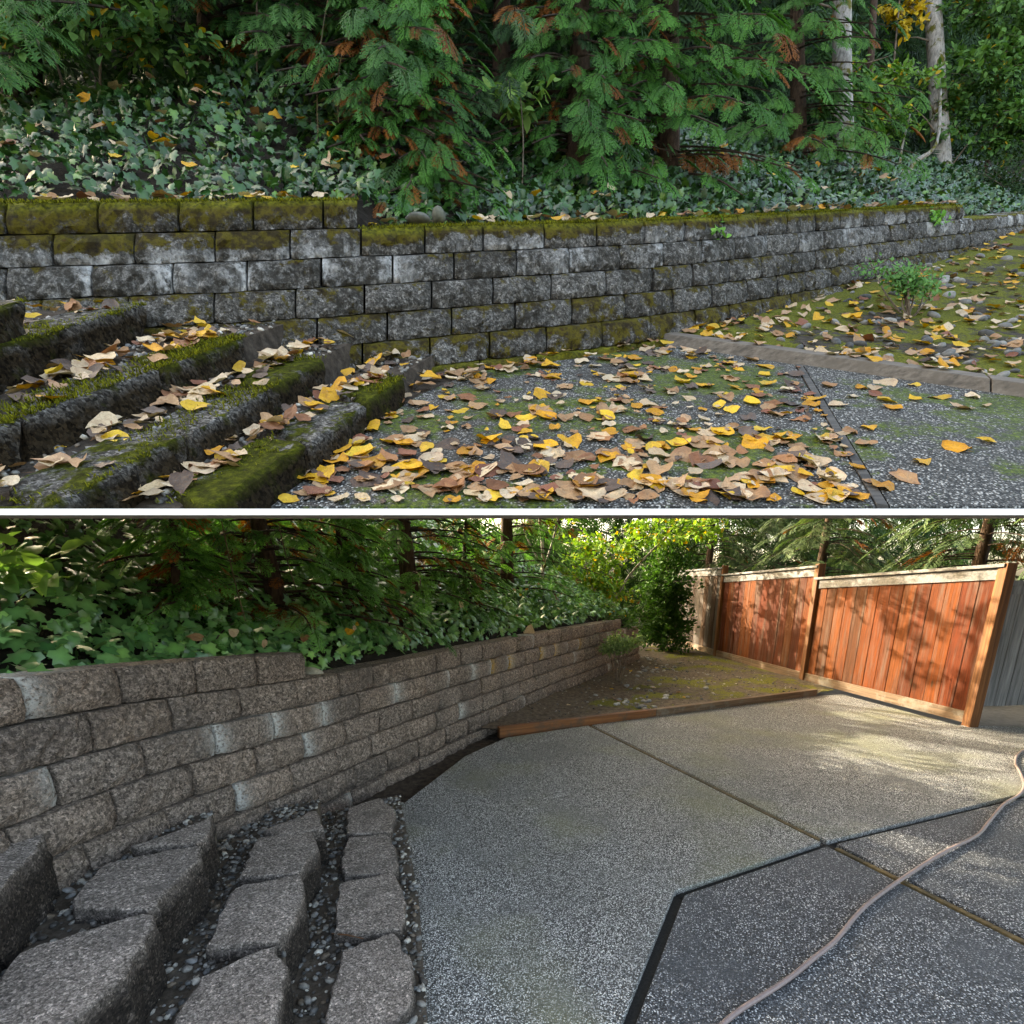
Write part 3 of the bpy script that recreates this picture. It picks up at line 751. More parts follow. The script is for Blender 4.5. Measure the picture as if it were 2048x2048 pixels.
for row in range(-1, 6):                                   # -1 cap, 0 top course, downwards
    h1, h0 = -HB * row, -HB * (row + 1)
    ph = [.30, .06, .27, .05, .26, .03, .22][row + 1]
    s = -ph; k = 0
    while s < WT.L - .05:
        L = LBL * random.Random(row * 77 + k).uniform(.93, 1.07); a, b = max(s, 0), min(s + L, WT.L)
        if row == -1:
            if a > s_endA - .12: break
            if b > s_endA - .15: b = s_endA
        if row == 0 and a > WT.s_of_y(9.55): break
        if row == 0 and b > WT.s_of_y(9.75): b = WT.s_of_y(9.75)
        if b - a > .06:
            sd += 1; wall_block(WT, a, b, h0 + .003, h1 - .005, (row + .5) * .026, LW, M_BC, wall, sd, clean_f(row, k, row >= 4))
        s += L; k += 1

# ------------------------------------------------------------------ lower steps
steps = empty('garden_steps'); tag(steps, 'washed garden steps of bare wedge blocks climbing left of the pale patio', 'steps')
c1 = [[(701, 1615), (760, 1595), (786, 1619), (788, 1639), (775, 1663), (697, 1663)], [(687, 1706), (699, 1675), (773, 1669), (792, 1701), (787, 1741), (689, 1748)],
      [(682, 1766), (787, 1748), (808, 1804), (803, 1855), (675, 1862)], [(689, 1901), (787, 1864), (820, 1925), (824, 1990), (792, 2039), (654, 2046)], [(660, 2090), (800, 2046), (838, 2150), (640, 2230)]]
c2 = [[(531, 1659), (629, 1620), (645, 1655), (620, 1662), (560, 1668)], [(516, 1675), (622, 1657), (633, 1696), (592, 1743), (484, 1748)], [(470, 1776), (596, 1752), (603, 1808), (557, 1878), (421, 1887)],
      [(410, 1948), (545, 1892), (566, 1934), (552, 2027), (512, 2100), (321, 2100)]]
c3 = [[(265, 1692), (410, 1640), (422, 1631), (419, 1660), (396, 1685)], [(214, 1724), (391, 1690), (396, 1715), (321, 1790), (298, 1813), (144, 1806)], [(42, 1901), (289, 1824), (303, 1841), (242, 1943), (140, 2041), (-47, 2050)],
      [(-160, 2120), (120, 2056), (60, 2190), (-260, 2230)]]
c4 = [[(-130, 1655), (60, 1628), (86, 1650), (70, 1700), (-30, 1800), (-190, 1800)], [(-330, 1880), (-60, 1815), (-80, 1900), (-220, 2040), (-420, 2040)]]
for colm, z in ((c1, .10), (c2, .27), (c3, .47), (c4, .66)):
    for k, poly in enumerate(colm):
        pl = [lg(x, y, z) for x, y in poly]; ce = np.mean(pl, 0); pl = [ce + (g_ - ce) * 1.075 for g_ in pl]
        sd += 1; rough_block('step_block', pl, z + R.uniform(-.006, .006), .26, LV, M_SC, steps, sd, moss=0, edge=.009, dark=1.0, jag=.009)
treads = [(.035, [(600, 1640), (800, 1590), (838, 1800), (860, 2120), (480, 2160), (560, 1800)]), (.20, [(400, 1640), (640, 1600), (600, 1760), (520, 2140), (190, 2160), (380, 1800)]), (.40, [(-10, 1690), (425, 1625), (300, 1840), (110, 2160), (-350, 2200), (-200, 1800)]), (.59, [(-260, 1640), (90, 1600), (60, 1700), (-120, 2000), (-500, 2100)])]
TG = []
for z, poly in treads:
    pl = [lg(x, y, z) for x, y in poly]
    v = [LV(q[0], q[1], z) for q in pl] + [LV(q[0], q[1], z - .3) for q in pl]; n = len(pl)
    mesh('tread_fill', v, [tuple(range(n))] + [(i, i + n, (i + 1) % n + n, (i + 1) % n) for i in range(n)], M_TREAD, parent=steps)
    for q in scatter(pl, {.035: 2300, .2: 1700, .4: 1300, .59: 250}[z]): TG.append((q[0], q[1], z + .006))
for q in scatter([lg(x, y) for x, y in ((770, 1600), (800, 1612), (822, 1800), (848, 2100), (820, 2100), (795, 1800))], 90): TG.append((q[0], q[1], -.05))
TG = np.array(TG)
gravel('gravel', 'small grey river pebbles filling the washed steps', TG, (0, 0, 1), .010 + .028 * NR.random(len(TG)) ** 2.2)

# ------------------------------------------------------------------ timber edging, hose, twig
te = empty('timber_edging'); tag(te, 'low orange brown timber edging between mossy bed and pale patio', 'edging')
for p, q, m in ((tim0, timm, M_TIMO), (timm + (tim1 - timm) * .003, tim1 + (tim1 - timm) * .06, M_TIMB)):
    L = np.linalg.norm(q - p); v, f = box_between((0, 0), (L, 0), 0.01, .085, -.05, .082); o = bevel(mesh('timber', v, f, m, parent=te), .006)
    o.location = (p[0], p[1], 0); o.rotation_euler = (0, 0, math.atan2(q[1] - p[1], q[0] - p[0]))
hp = [(330, 1640), (370, 1570), (480, 1480), (700, 1340), (850, 1220), (960, 1130), (1060, 1010), (1130, 940), (1250, 850), (1400, 750), (1530, 670), (1690, 590), (1760, 510), (1830, 430), (1910, 380), (1934, 330), (1915, 270), (1890, 220), (1897, 180), (1935, 150), (2000, 135)]
hv = [np.append(lg(1300 + x * .3872, 1440 + y * .3872, .018), .010) for x, y in hp]
v, f = tube(spline(hv, 8), .0105, 12)
tag(mesh('garden_hose', v, f, M_HOSE, smooth=True), 'mauve brown garden hose snaking across the patio slabs', 'hose')
p, q = np.append(lg(664, 1869, .07), .075), np.append(lg(727, 1878, .11), .112)
v, f = tube([p, (p + q) / 2 + [0, 0, .006], q], [.003, .004, .002], 5)
tag(mesh('twig', v, f, M_TIMO), 'short pale twig lying on gravel beside the lowest washed step', 'twig')

# ------------------------------------------------------------------ fence
fence = empty('wooden_fence'); tag(fence, 'orange cedar board fence in three stepped panels with pale caps', 'fence')
FP = [np.array([4.52, 14.4]), np.array([4.64, 11.33]), np.array([4.96, 8.37]), np.array([5.39, 5.66])]
PH = [1.98, 2.0, 1.93, 1.84]; PT = [(1.93, 1.95), (1.80, 1.89), (1.70, 1.82)]; NB = [13, 14, 14]
for i in range(3):
    p, q = FP[i], FP[i + 1]; L = np.linalg.norm(q - p); d = (q - p) / L; z0, z1 = PT[i]
    ang = math.atan2(d[1], d[0])
    def loc(o, s=0., z=0.):
        o.location = (p[0] + d[0] * s, p[1] + d[1] * s, z); o.rotation_euler = (0, 0, ang); return o
    def zt(s): return z0 + (z1 - z0) * s / L
    pan = empty('panel'); pan.parent = fence
    x0 = .05; bw = (L - .1) / NB[i]
    for k in range(NB[i]):
        wv = bw * R.uniform(.985, 1.0); off = R.uniform(-.004, .004); b = x0 + bw * k
        v, f = box_between((0, 0), (wv - .004, 0), -.011 + off, .011 + off, .14, (zt(b) - .10, zt(b + wv) - .10))
        if i == 0: c = np.array([.095, .083, .075]) * R.uniform(.7, 1.15) if R.random() < .75 else np.array([.085, .048, .03])
        else:
            c = np.array(R.choice([(.125, .028, .005), (.14, .034, .006), (.105, .02, .0045), (.095, .02, .005), (.10, .033, .011), (.135, .036, .007), (.075, .016, .005)])) * R.uniform(.8, 1.1)
        loc(bevel(mesh('board', v, f, M_FENCE, parent=pan, col=[c] * 8), .003, 1), b)
    v, f = box_between((.045, 0), (L - .045, 0), -.034, -.013, (zt(0) - .155, zt(L) - .155), (zt(0) - .022, zt(L) - .022)); loc(bevel(mesh('trim_rail', v, f, M_CAP, parent=pan), .004))
    v, f = box_between((-.02, 0), (L + .02, 0), -.075, .05, (zt(0) - .022, zt(L) - .022), (zt(0) + .016, zt(L) + .016)); loc(bevel(mesh('cap_rail', v, f, M_CAP, parent=pan), .004))
    v, f = box_between((.045, 0), (L - .045, 0), -.036, -.012, .03, .165); loc(bevel(mesh('bottom_rail', v, f, M_TIMB, parent=pan), .004))
    v, f = box_between((.045, 0), (L - .045, 0), .014, .05, .4, .49); loc(bevel(mesh('back_rail', v, f, M_TIMB, parent=pan), .004))
for i, p in enumerate(FP):
    hw = .055 if i else .04; v = [(x, y, z) for x in (-hw, hw) for y in (-hw, hw) for z in (-.1, PH[i])]
    o = mesh('post', v, [(0, 1, 3, 2), (4, 6, 7, 5), (0, 4, 5, 1), (2, 3, 7, 6), (1, 5, 7, 3), (0, 2, 6, 4)], M_POST if i else M_CAP, parent=fence); bevel(o, .005); o.location = (p[0] + .0, p[1], 0)
gf = empty('weathered_fence'); tag(gf, 'grey weathered board fence past the end post at right edge', 'fence')
for k in range(7):
    x = 5.75 + k * .17; v, f = box_between((0, 0), (.165, 0), -.012, .012, .12, 1.66); o = bevel(mesh('board', v, f, M_GREYF, parent=gf), .003, 1); o.location = (x, 6.12 + .02 * k, 0); o.rotation_euler = (0, 0, .12)
v, f = box_between((0, 0), (1.4, .16), -.03, -.012, 1.5, 1.6); o = mesh('rail', v, f, M_GREYF, parent=gf); o.location = (5.7, 6.1, 0)

# ================================================================== UPPER HILLSIDE YARD: setting
ZF = FPX * HE / (1017 - VAN)
def wid(Z): return 1.06 * Z + .4
uz = [ZF + .012, 2.2, 2.6, 3.2, 4, 5, 6.5, 8, 9.5]
ttop = [up(s * wid(Z), Z, -.022) for Z in uz for s in np.linspace(-1, 1, 9)]
tbot = [up(s * wid(Z), Z, -.04 - min(.3, .6 * (Z - ZF))) for Z in uz for s in np.linspace(-1, 1, 9)]
n9, nz_ = 9, len(uz); f = []
for j in range(nz_ - 1):
    for i in range(8):
        a = j * 9 + i; f.append((a, a + 1, a + 10, a + 9)); b = a + len(ttop); f.append((b, b + 9, b + 10, b + 1))
N0 = len(ttop)
f += [(i, i + N0, i + 1 + N0, i + 1) for i in range(8)] + [((nz_ - 1) * 9 + i, (nz_ - 1) * 9 + i + 1, (nz_ - 1) * 9 + i + 1 + N0, (nz_ - 1) * 9 + i + N0) for i in range(8)]
f += [(j * 9, (j + 1) * 9, (j + 1) * 9 + N0, j * 9 + N0) for j in range(nz_ - 1)] + [(j * 9 + 8, j * 9 + 8 + N0, (j + 1) * 9 + 8 + N0, (j + 1) * 9 + 8) for j in range(nz_ - 1)]
o = mesh('terrace', ttop + tbot, f, M_UNDER); o.data.materials.append(M_SOIL)
for i_ in range(0, 16 * (nz_ - 1), 2): o.data.polygons[i_].material_index = 1
tag(o, kind='structure')
ZB = 1.40                                                # the terrace ends in a thin slanted lip; the steps are cut off along it
def lip(a, Z, py): return upv(a, Z, (PY0 - py) / FPX * Z)
bw_ = 1.06 * ZB + .9
v = [lip(s * bw_, ZB + dz, py) for s in (-1, 1) for dz in (0, .012) for py in (1030, 1017.5)]
tag(mesh('white_divider_bar', v, [(0, 1, 3, 2), (4, 6, 7, 5), (0, 4, 5, 1), (2, 3, 7, 6), (1, 5, 7, 3), (0, 2, 6, 4)], M_WHITE), 'thin added white divider bar between leafy upper yard and clean lower yard', 'edging')  # added bar dividing the two yards; neither yard has such a board
v = [lip(s * (1.06 * Z + .7), Z, py) for s in (-1, 1) for Z, py in ((ZB + .013, 1019), (ZB + .013, 1026), (ZF + .05, 1019), (ZF + .05, 1026))]
tag(mesh('terrace_lip', v, [(0, 1, 3, 2), (4, 6, 7, 5), (0, 4, 5, 1), (2, 3, 7, 6), (1, 5, 7, 3), (0, 2, 6, 4)], M_UNDER), kind='structure')
import bmesh
CUTD = AF + (PY0 - 1017.5) / FPX * AV; CUTN = np.cross(AX, CUTD); CUTN = CUTN if CUTN[2] > 0 else -CUTN
def cut(o):
    bm = bmesh.new(); bm.from_mesh(o.data)
    r = bmesh.ops.bisect_plane(bm, geom=bm.verts[:] + bm.edges[:] + bm.faces[:], plane_co=Vector(CAMP), plane_no=Vector(CUTN), clear_inner=True)
    ed = [e for e in r['geom_cut'] if isinstance(e, bmesh.types.BMEdge)]
    if ed: bmesh.ops.holes_fill(bm, edges=ed, sides=0)
    if not bm.faces: bm.free(); bpy.data.objects.remove(o); return None
    bm.to_mesh(o.data); bm.free(); return o
UPN = np.cross(up(1, 2) - up(0, 2), up(0, 3) - up(0, 2)); UPN /= np.linalg.norm(UPN)

upatio = tag(empty('patio'), kind='structure')
ZN = ZF + .014
ja, jb = ug(1598, 730), ug(1752, 990); dj = (jb - ja) / np.linalg.norm(jb - ja); jn = np.array([-dj[1], dj[0]])
t_a, t_b = ug(1296, 684), ug(2047, 795); dt = (t_b - t_a) / np.linalg.norm(t_b - t_a)
jb2 = ja + dj * ((ZN - ja[1]) / dj[1])
prism('concrete_slab', [t_a + dt * .02, ja + jn * -.03 if jn[0] > 0 else ja + jn * .03, jb2 + (-abs(jn[0]) * .03, 0), (-1.35, ZN), (-1.0, 2.0), (-.55, 3.0), (-.25, 3.35), (.5, 3.62)], 0, .02, up, M_AGGU, upatio, 0)
prism('concrete_slab', [ja + (.03, 0), t_b + dt * 2.2, (wid(ZN) * .98, ZN), (jb2[0] + .03, ZN)], .002, .022, up, M_AGGU, upatio, 0)
v, f = box_between(ja, jb2 + dj * -.002, -.021, .021, -.02, .006, up); bevel(mesh('divider_strip', v, f, M_STRIPU, parent=upatio), .003)

# upper garden bed, rising to the right
UW = Curve([(-4.3, 2.45), (-3.55, 2.62), (-2.75, 2.85), (-1.6, 3.08), (-.43, 3.42), (1.09, 3.92), (2.5, 4.62), (4.07, 5.49), (5.94, 6.5), (7.6, 7.5), (9.6, 8.7), (13.6, 11.2)])
def uwz(a): return float(np.interp(a, UW.p[:, 0], UW.p[:, 1]))
def ubed_c(a, Z):
    base = np.interp(Z, [3.0, 3.9, 4.6, 5.7, 6.9, 8.5], [.05, .07, .14, .26, .46, .62])
    return float(base) + .022 * nz((a, Z, 1), 2.2) + .012 * nz((a, Z, 4), 7)
def tline(a): return t_a[1] + (t_b[1] - t_a[1]) * (a - t_a[0]) / (t_b[0] - t_a[0])
def ubedfn(u, t):
    a = .85 + u * 9.2; z0 = tline(a) + .03; z1 = uwz(a) + .08 
    Z = z0 + (z1 - z0) * t; c = ubed_c(a, Z); c = .04 + (c - .04) * min(1, t * 6 + .0); return up(a, Z, c)
ubed = tag(grid_sheet('garden_bed', ubedfn, np.linspace(0, 1, 80), np.linspace(0, 1, 44), M_BEDU, col=lambda u, t: (1, 1, 1)), kind='structure')
ute = empty('timber_edging'); tag(ute, 'low grey timber edging holding back the leafy stone bed', 'edging')
tj = ug(1965, 770); tj = t_a + dt * np.dot(tj - t_a, dt)
for p, q in ((t_a - dt * .06, tj), (tj + dt * .008, t_b + dt * 2.2)):
    v, f = box_between(p, q, .0, .085, -.02, .085, up); bevel(mesh('timber', v, f, M_TIMG, parent=ute), .005)

# upper bank
def uw_top(a): return K * uwz(a) - HE + 5.25 * HB
def mound(a): return .75 * math.exp(-((a + 2.35) / 1.15) ** 2)
def ubank(a, d):
    if d < 0: return ubank(a, .14) - AV * 1.4
    Z = uwz(a) + d; extra = HB if a < -.95 else (-HB if a > 5.95 else 0)
    V = uw_top(a) + extra - .07 + K * min(d, .34) + max(0, d - .34) * (1.5 + mound(a) * .55 * (1 if d < 1.6 else 1.6 / d)) + 6.0 * max(0, d - 4.3) + .12 * nz((a, Z, 2), 1.0) * min(1, d) + .04 * nz((a, Z, 6), 3.3)
    return upv(a * (1 + .10 * d * 0), Z, V)
tag(grid_sheet('bank', lambda a, d: ubank(a, d), np.linspace(-7, 17.5, 150), np.concatenate([[-1], np.linspace(0.14, 2.4, 22), np.linspace(2.8, 5.6, 7)]), M_BANK), kind='structure')

# ------------------------------------------------------------------ upper retaining wall
uwall = empty('retaining_wall'); tag(uwall, 'mossy grey block retaining wall above the leaf strewn patio', 'retaining wall')
def UWf(p, n, out, c):
    q = p + n * out; return up(q[0], q[1], c)
def mossy_f(row, k, top):
    rr0 = random.Random(row * 977 + k * 13); base = [.62, .10, .16, .2, .3, .45, .6, .7][row + 1] if row >= 0 else .66
    if row == 0: base = .45 + .35 * rr0.random()
    else: base += rr0.uniform(-.08, .14)
    wh = (row in (0, 1) and rr0.random() < .75) * rr0.uniform(.6, 1.1); wl = rr0.random() < .6; wr = rr0.random() < .6
    if row == 0: wh *= .6
    dk = rr0.uniform(.2, 1)
    def fn(s, u, w_, rr):
        mo = base + (.25 * w_ ** 3 if row > 0 else .0) + ((.55 * w_ ** 2 - .25) if top else 0)
        if top and w_ > .99: mo = 1.1
        if row == 0 and w_ < .4: mo -= .35
        a = wh * max(wl * math.exp(-u / .2), wr * math.exp(-(1 - u) / .2))
        if row == 0: a = wh * (1 - w_) ** 2
        return (max(0, mo - a * .6), a, dk)
    return fn
sA = UW.s_of_y(float(np.interp(-1.0, UW.p[:, 0], UW.p[:, 1])))
sEnd = UW.s_of_y(6.45)
for row in range(-1, 6):
    c1_, c0_ = (5.25 - row) * HB, (4.25 - row) * HB
    s = -[.22, .02, .24, .05, .28, .04, .2][row + 1]; k = 0
    while s < UW.L - .05:
        L = .43 * random.Random(row * 71 + k + 5).uniform(.93, 1.07); a, b = max(s, 0), min(s + L, UW.L)
        if row == -1:
            if a > sA - .1: break
            if b > sA - .15: b = sA
        if row == 0:
            if a > sEnd - .1: break
            if b > sEnd - .12: b = sEnd
        if b - a > .06:
            sd += 1; top = row == -1 or (row == 0 and a > sA - .3) or (row == 1 and a > sEnd - .1)
            wall_block(UW, a, b, c0_ + .003, c1_ - .005, row * .016, UWf, M_BM, uwall, sd, mossy_f(row, k, top), rough=.013, chip=.018)
        s += L; k += 1

# ------------------------------------------------------------------ upper steps
usteps = empty('garden_steps'); tag(usteps, 'green mossy block steps littered with fallen leaves', 'steps')
SL = [(.8, (431, 1011), (812, 752)), (1.5, (103, 1015), (654, 715)), (2.3, (0, 850), (497, 672)), (3.1, (0, 697), (296, 608)), (3.95, (-60, 640), (60, 600))]
SE = []
for ck, p, q in SL:
    c = ck * HB; P, Q = ug(*p, c), ug(*q, c); d = (Q - P) / np.linalg.norm(Q - P); SE.append((c, P, Q, d))
lens = [[.36, .44, .5, .46, .44], [.44, .46, .5, .48, .44], [.48, .52, .5, .45, .42], [.5, .5, .48, .52], [.5, .5, .5]]
for k, (c, P, Q, d) in enumerate(SE):
    nrm = np.array([-d[1], d[0]]); e = Q.copy()
    for j, L in enumerate(lens[k]):
        a = e - d * (L - .012); dep = R.uniform(.24, .3); ch = .045
        if e[1] < ZB + .1: break
        b = a.copy()
        if b[1] < ZB + .03: b = e - d * ((e[1] - ZB - .03) / d[1])
        poly = [b + d * .01, e - d * .02, e + nrm * ch, e + nrm * dep - d * .05, b + nrm * dep + d * .05, b + nrm * ch]
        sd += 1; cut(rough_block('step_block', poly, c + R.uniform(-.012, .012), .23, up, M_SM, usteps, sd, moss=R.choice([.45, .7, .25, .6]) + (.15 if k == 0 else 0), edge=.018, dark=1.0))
        e = a
UTR = []
for k in range(4):
    c, P, Q, d = SE[k]; c2_, P2, Q2, d2 = SE[k + 1]; nrm = np.array([-d[1], d[0]])
    if k == 3: poly = [P - d * .5 + nrm * .1, Q + d * .45 + nrm * .1, Q + d * .6 + nrm * 1.2, P - d * .5 + nrm * 1.6]
    else: poly = [P - d * .6 + nrm * .1, Q + d * .45 + nrm * .06, Q2 + d2 * .45 - nrm * .05, P2 - d2 * .6 - nrm * .05]
    poly = [np.array([q[0], max(q[1], ZB + .03)]) for q in poly]
    v = [up(q[0], q[1], c - .03) for q in poly] + [up(q[0], q[1], c - .25) for q in poly]
    mesh('tread_fill', v, [(0, 1, 2, 3)] + [(i, i + 4, (i + 1) % 4 + 4, (i + 1) % 4) for i in range(4)], M_SOIL, parent=usteps)
    cut(bpy.data.objects[COL.objects[-1].name])
    UTR.append((c - .028, poly))
gp = []
for c, poly in UTR:
    for q in scatter(poly, 420):
        w_ = up(q[0], q[1], c + .004); e_ = w_ - CAMP
        if PY0 - FPX * (e_ @ AV) / (e_ @ AF) < 1005: gp.append(w_)
gp = np.array(gp); gravel('gravel', 'grey pebbles between the mossy steps under fallen leaves', gp, UPN, .012 + .03 * NR.random(len(gp)) ** 2, seed=9)

# raised moss cushions along the wall cap and on the step edges: uncountable tiny blades
mp, mn = [], []
rr = np.random.default_rng(77)
while len(mp) < 9000:
    s = rr.uniform(.2, sEnd); p = UW.at(s); n = UW.nrm(s); row = -1 if s < sA else 0
    if nz((s, 0, 5), 3.1) < -.25 + .5 * (rr.random() - .5): continue
    q = p + n * (.004 + row * .016 - rr.random() ** 2 * .2); c = (5.25 - row) * HB
    mp.append(up(q[0], q[1], c - .004)); mn.append(1)
for ck, P, Q, d in SE:
    nrm = np.array([-d[1], d[0]])
    for k in range(3600):
        g_ = P - d * .5 + (Q - P + d * .5) * rr.random() + nrm * (.004 + rr.random() ** 1.5 * .22)
        if nz((g_[0], g_[1], ck), 3.0) + .35 * (rr.random() - .5) < .02 or g_[1] < ZB + .05: continue
        w_ = up(g_[0], g_[1], ck - .004); e_ = w_ - CAMP
        if PY0 - FPX * (e_ @ AV) / (e_ @ AF) < 1008: mp.append(w_); mn.append(.8)
mp = np.array(mp); n_ = len(mp)
tv = np.array([(-.16, 0, 0), (.16, 0, 0), (0, 1, .1), (0, .55, .3)]); tf = np.array([(0, 1, 2), (0, 3, 2)])
D = UPN + rr.normal(0, .55, (n_, 3)); Nn = rr.normal(0, 1, (n_, 3)); q_ = rr.random((n_, 1))
V, T, cc = leaf_cloud(tv, tf, np.array([.5, .5, 1.2, 1.]), mp, D, Nn, .010 + .013 * rr.random(n_), np.array([.045, .05, .005]) * (1 - q_) + np.array([.24, .25, .02]) * q_)
tag(bigmesh('moss', V, T, M_MOSS, cc), 'fuzzy yellow green moss cushions on the mossy wall cap and steps', 'moss', kind='stuff')

# ================================================================== vegetation: ivy
def ivy_cloud(name, label, fn, dom, n, size, c0, c1, nbias, seed, lift=.13, pale=.12, keep=None):
    rr = np.random.default_rng(seed); P, N, D = [], [], []
    while len(P) < n:
        a = rr.uniform(*dom[0]); b = dom[1][0] + (dom[1][1] - dom[1][0]) * rr.random() ** 1.0
        if keep and not keep(a, b, rr): continue
        p = fn(a, b); q = fn(a + .05, b); r_ = fn(a, b + .05); nn = np.cross(q - p, r_ - p); nn /= np.linalg.norm(nn) + 1e-9
        if np.dot(nn, nbias) < 0: nn = -nn
        P.append(p + nn * lift * rr.random() ** .7 + rr.normal(0, .012, 3)); N.append(nn * .7 + np.array(nbias) * .8 + rr.normal(0, .34, 3))
        down = -(RU[:, 2] if False else np.array([0, 0, 1.])) ; D.append(down * .7 + np.array(nbias) * .3 + rr.normal(0, .5, 3))
    q = rr.random((n, 1)); C_ = np.array(c0) * (1 - q) + np.array(c1) * q
    pl = rr.random(n) < pale; C_[pl] = C_[pl] * 1.2 + np.array([.05, .08, .01])
    V, T, cc = leaf_cloud(*IVY, P, D, N, size[0] + (size[1] - size[0]) * rr.random(n), C_)
    o = bigmesh(name, V, T, M_IVY, cc); tag(o, label, 'ivy', kind='stuff'); return o
tocam = np.array([0, -.75, .65])
def ukeep(a, d, rr):
    if a > 4 and rr.random() < .35: return False
    if d < .26 + .12 * nz((a, 0, 3), 1.5): return False
    if d < .55 and nz((a, d, 9), 2.2) > .35: return False
    return True
ivy_cloud('ivy', 'dark green ivy covering the bank above the mossy wall', ubank, ((-4.6, 11.5), (.2, 2.6)), 22000, (.044, .084), (.007, .030, .010), (.033, .11, .032), tocam, 21, keep=ukeep)
def lkeep(d, s, rr):
    if d < .10 + .10 * abs(nz((s, 0, 3), 1.2)): return False
    return rr.random() < (1 if d < 1.6 else .45)
ivy_cloud('ivy', 'broad green ivy spilling over the bank behind the clean wall', lbank, ((.08, 4.2), (.4, WT.L)), 13000, (.055, .105), (.035, .125, .045), (.14, .32, .12), np.array([.45, -.45, .75]), 22, lift=.16, pale=.09, keep=lkeep)

# ------------------------------------------------------------------ upper trees and shrubs
def ub(px, d, dV=0):                                       # a point on the upper bank under a picture column
    a = 0.0
    for _ in range(30): a = (px - 1024) / FPX * (uwz(a) + d)
    return ubank(a, d) + AV * dV
FR = (math.pi * .95, math.pi * 2.05)                       # limbs towards the yard and the sides
G1 = 'feathery evergreens on the bank above the mossy wall'
conifer('cypress_tree', 'dark feathery cypress with reddish trunk left of centre above mossy wall', RA, ub(760, 1.05, -.1), 5.2, 1.0, 31, spray=.30, nbr=95, h0=.05, arc=FR, dead=.09, lean=(-.25, .3), trunk_r=.11, group=G1)
conifer('cypress_tree', 'broad bright cypress right of centre, sprays hanging to mossy wall', RA, ub(1330, 1.25, .0), 6.0, 1.3, 32, spray=.33, nbr=148, h0=.0, arc=FR, c0=(.022, .095, .022), c1=(.07, .23, .055), dead=.035, group=G1)
conifer('cypress_tree', 'paler cypress behind the broad one, beside the grey trunk', RA, ub(1590, 1.9, -.1), 6.5, 1.35, 33, spray=.34, nbr=125, h0=.02, arc=FR, c0=(.03, .11, .03), c1=(.075, .22, .06), dead=.03, group=G1)
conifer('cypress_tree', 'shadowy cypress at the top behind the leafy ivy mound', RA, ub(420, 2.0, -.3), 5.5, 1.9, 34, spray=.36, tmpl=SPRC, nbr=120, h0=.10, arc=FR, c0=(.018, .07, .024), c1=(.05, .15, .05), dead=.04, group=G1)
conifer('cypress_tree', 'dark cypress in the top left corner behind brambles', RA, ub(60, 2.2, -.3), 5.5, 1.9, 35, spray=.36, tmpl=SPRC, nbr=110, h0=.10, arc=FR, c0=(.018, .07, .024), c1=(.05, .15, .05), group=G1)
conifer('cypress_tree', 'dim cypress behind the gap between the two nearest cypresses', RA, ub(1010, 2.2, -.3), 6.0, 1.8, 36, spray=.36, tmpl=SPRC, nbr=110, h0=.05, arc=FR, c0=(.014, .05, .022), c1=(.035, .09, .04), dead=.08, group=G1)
conifer('cypress_tree', 'cypress with small sprays leaning left of the reddish trunk', RA, ub(610, 1.8, -.2), 5.0, 1.1, 37, spray=.30, tmpl=SPRC, nbr=90, h0=.05, arc=FR, c0=(.02, .075, .026), c1=(.055, .16, .052), group=G1)
conifer('cypress_tree', 'short young cypress in front of the reddish trunk, right side', RA, ub(850, .8, .0), 2.2, .62, 39, spray=.26, nbr=62, h0=.0, arc=FR, c0=(.022, .095, .022), c1=(.07, .23, .055), dead=.06, trunk_r=.04, group=G1)
conifer('cypress_tree', 'short dim young cypress in front of the reddish trunk, left side', RA, ub(735, .95, .1), 2.0, .5, 40, spray=.24, nbr=44, h0=.0, arc=FR, c0=(.018, .075, .02), c1=(.05, .17, .045), dead=.1, trunk_r=.04, tmpl=SPRC, group=G1)
conifer('cypress_tree', 'young cypress with low fresh sprays left of the broad cypress', RA, ub(1150, 1.2, .0), 4.5, .9, 38, spray=.30, nbr=110, h0=.0, arc=FR, c0=(.02, .085, .022), c1=(.06, .2, .05), dead=.05, group=G1)
broadleaf('bramble', 'grey green bramble with autumn leaves at far left above ivy', RA, ub(110, 1.5), [(-.5, -.2, .9, .7, .4, .55), (.3, -.2, 1.1, .6, .4, .5), (-.1, -.1, 1.7, .9, .4, .5), (.8, 0, .8, .5, .3, .4), (-.9, .1, .5, .5, .3, .5), (-.3, 0, 2.4, 1.0, .4, .5), (.9, .1, 1.5, .6, .3, .4)], 4200, 41, (.06, .12), (.04, .12, .045), (.11, .25, .09), autumn=.06, stems=[([(0, .2, -.2), (-.1, .1, .6), (-.4, 0, 1.4)], .012), ([(.2, .2, -.2), (.3, .1, .8), (.5, 0, 1.7)], .012)])
broadleaf('leafy_sapling', 'yellow green sapling leaves at the top, left of reddish trunk', RA, ub(490, 1.3), [(0, 0, 1.55, .55, .3, .3), (.5, 0, 1.3, .4, .3, .25)], 420, 42, (.07, .13), (.05, .13, .03), (.16, .26, .05), autumn=.18, stems=[([(0, .2, -.2), (.05, .1, .8), (.1, 0, 1.6)], .01)])
broadleaf('leafy_sapling', 'small pale sapling between the two nearest cypresses', RA, ub(1040, .8), [(0, 0, .95, .28, .2, .2)], 110, 43, (.09, .14), (.08, .19, .06), (.16, .3, .10), autumn=.02, stems=[([(0, .1, -.2), (.03, .05, .5), (0, 0, 1.0)], .008)])
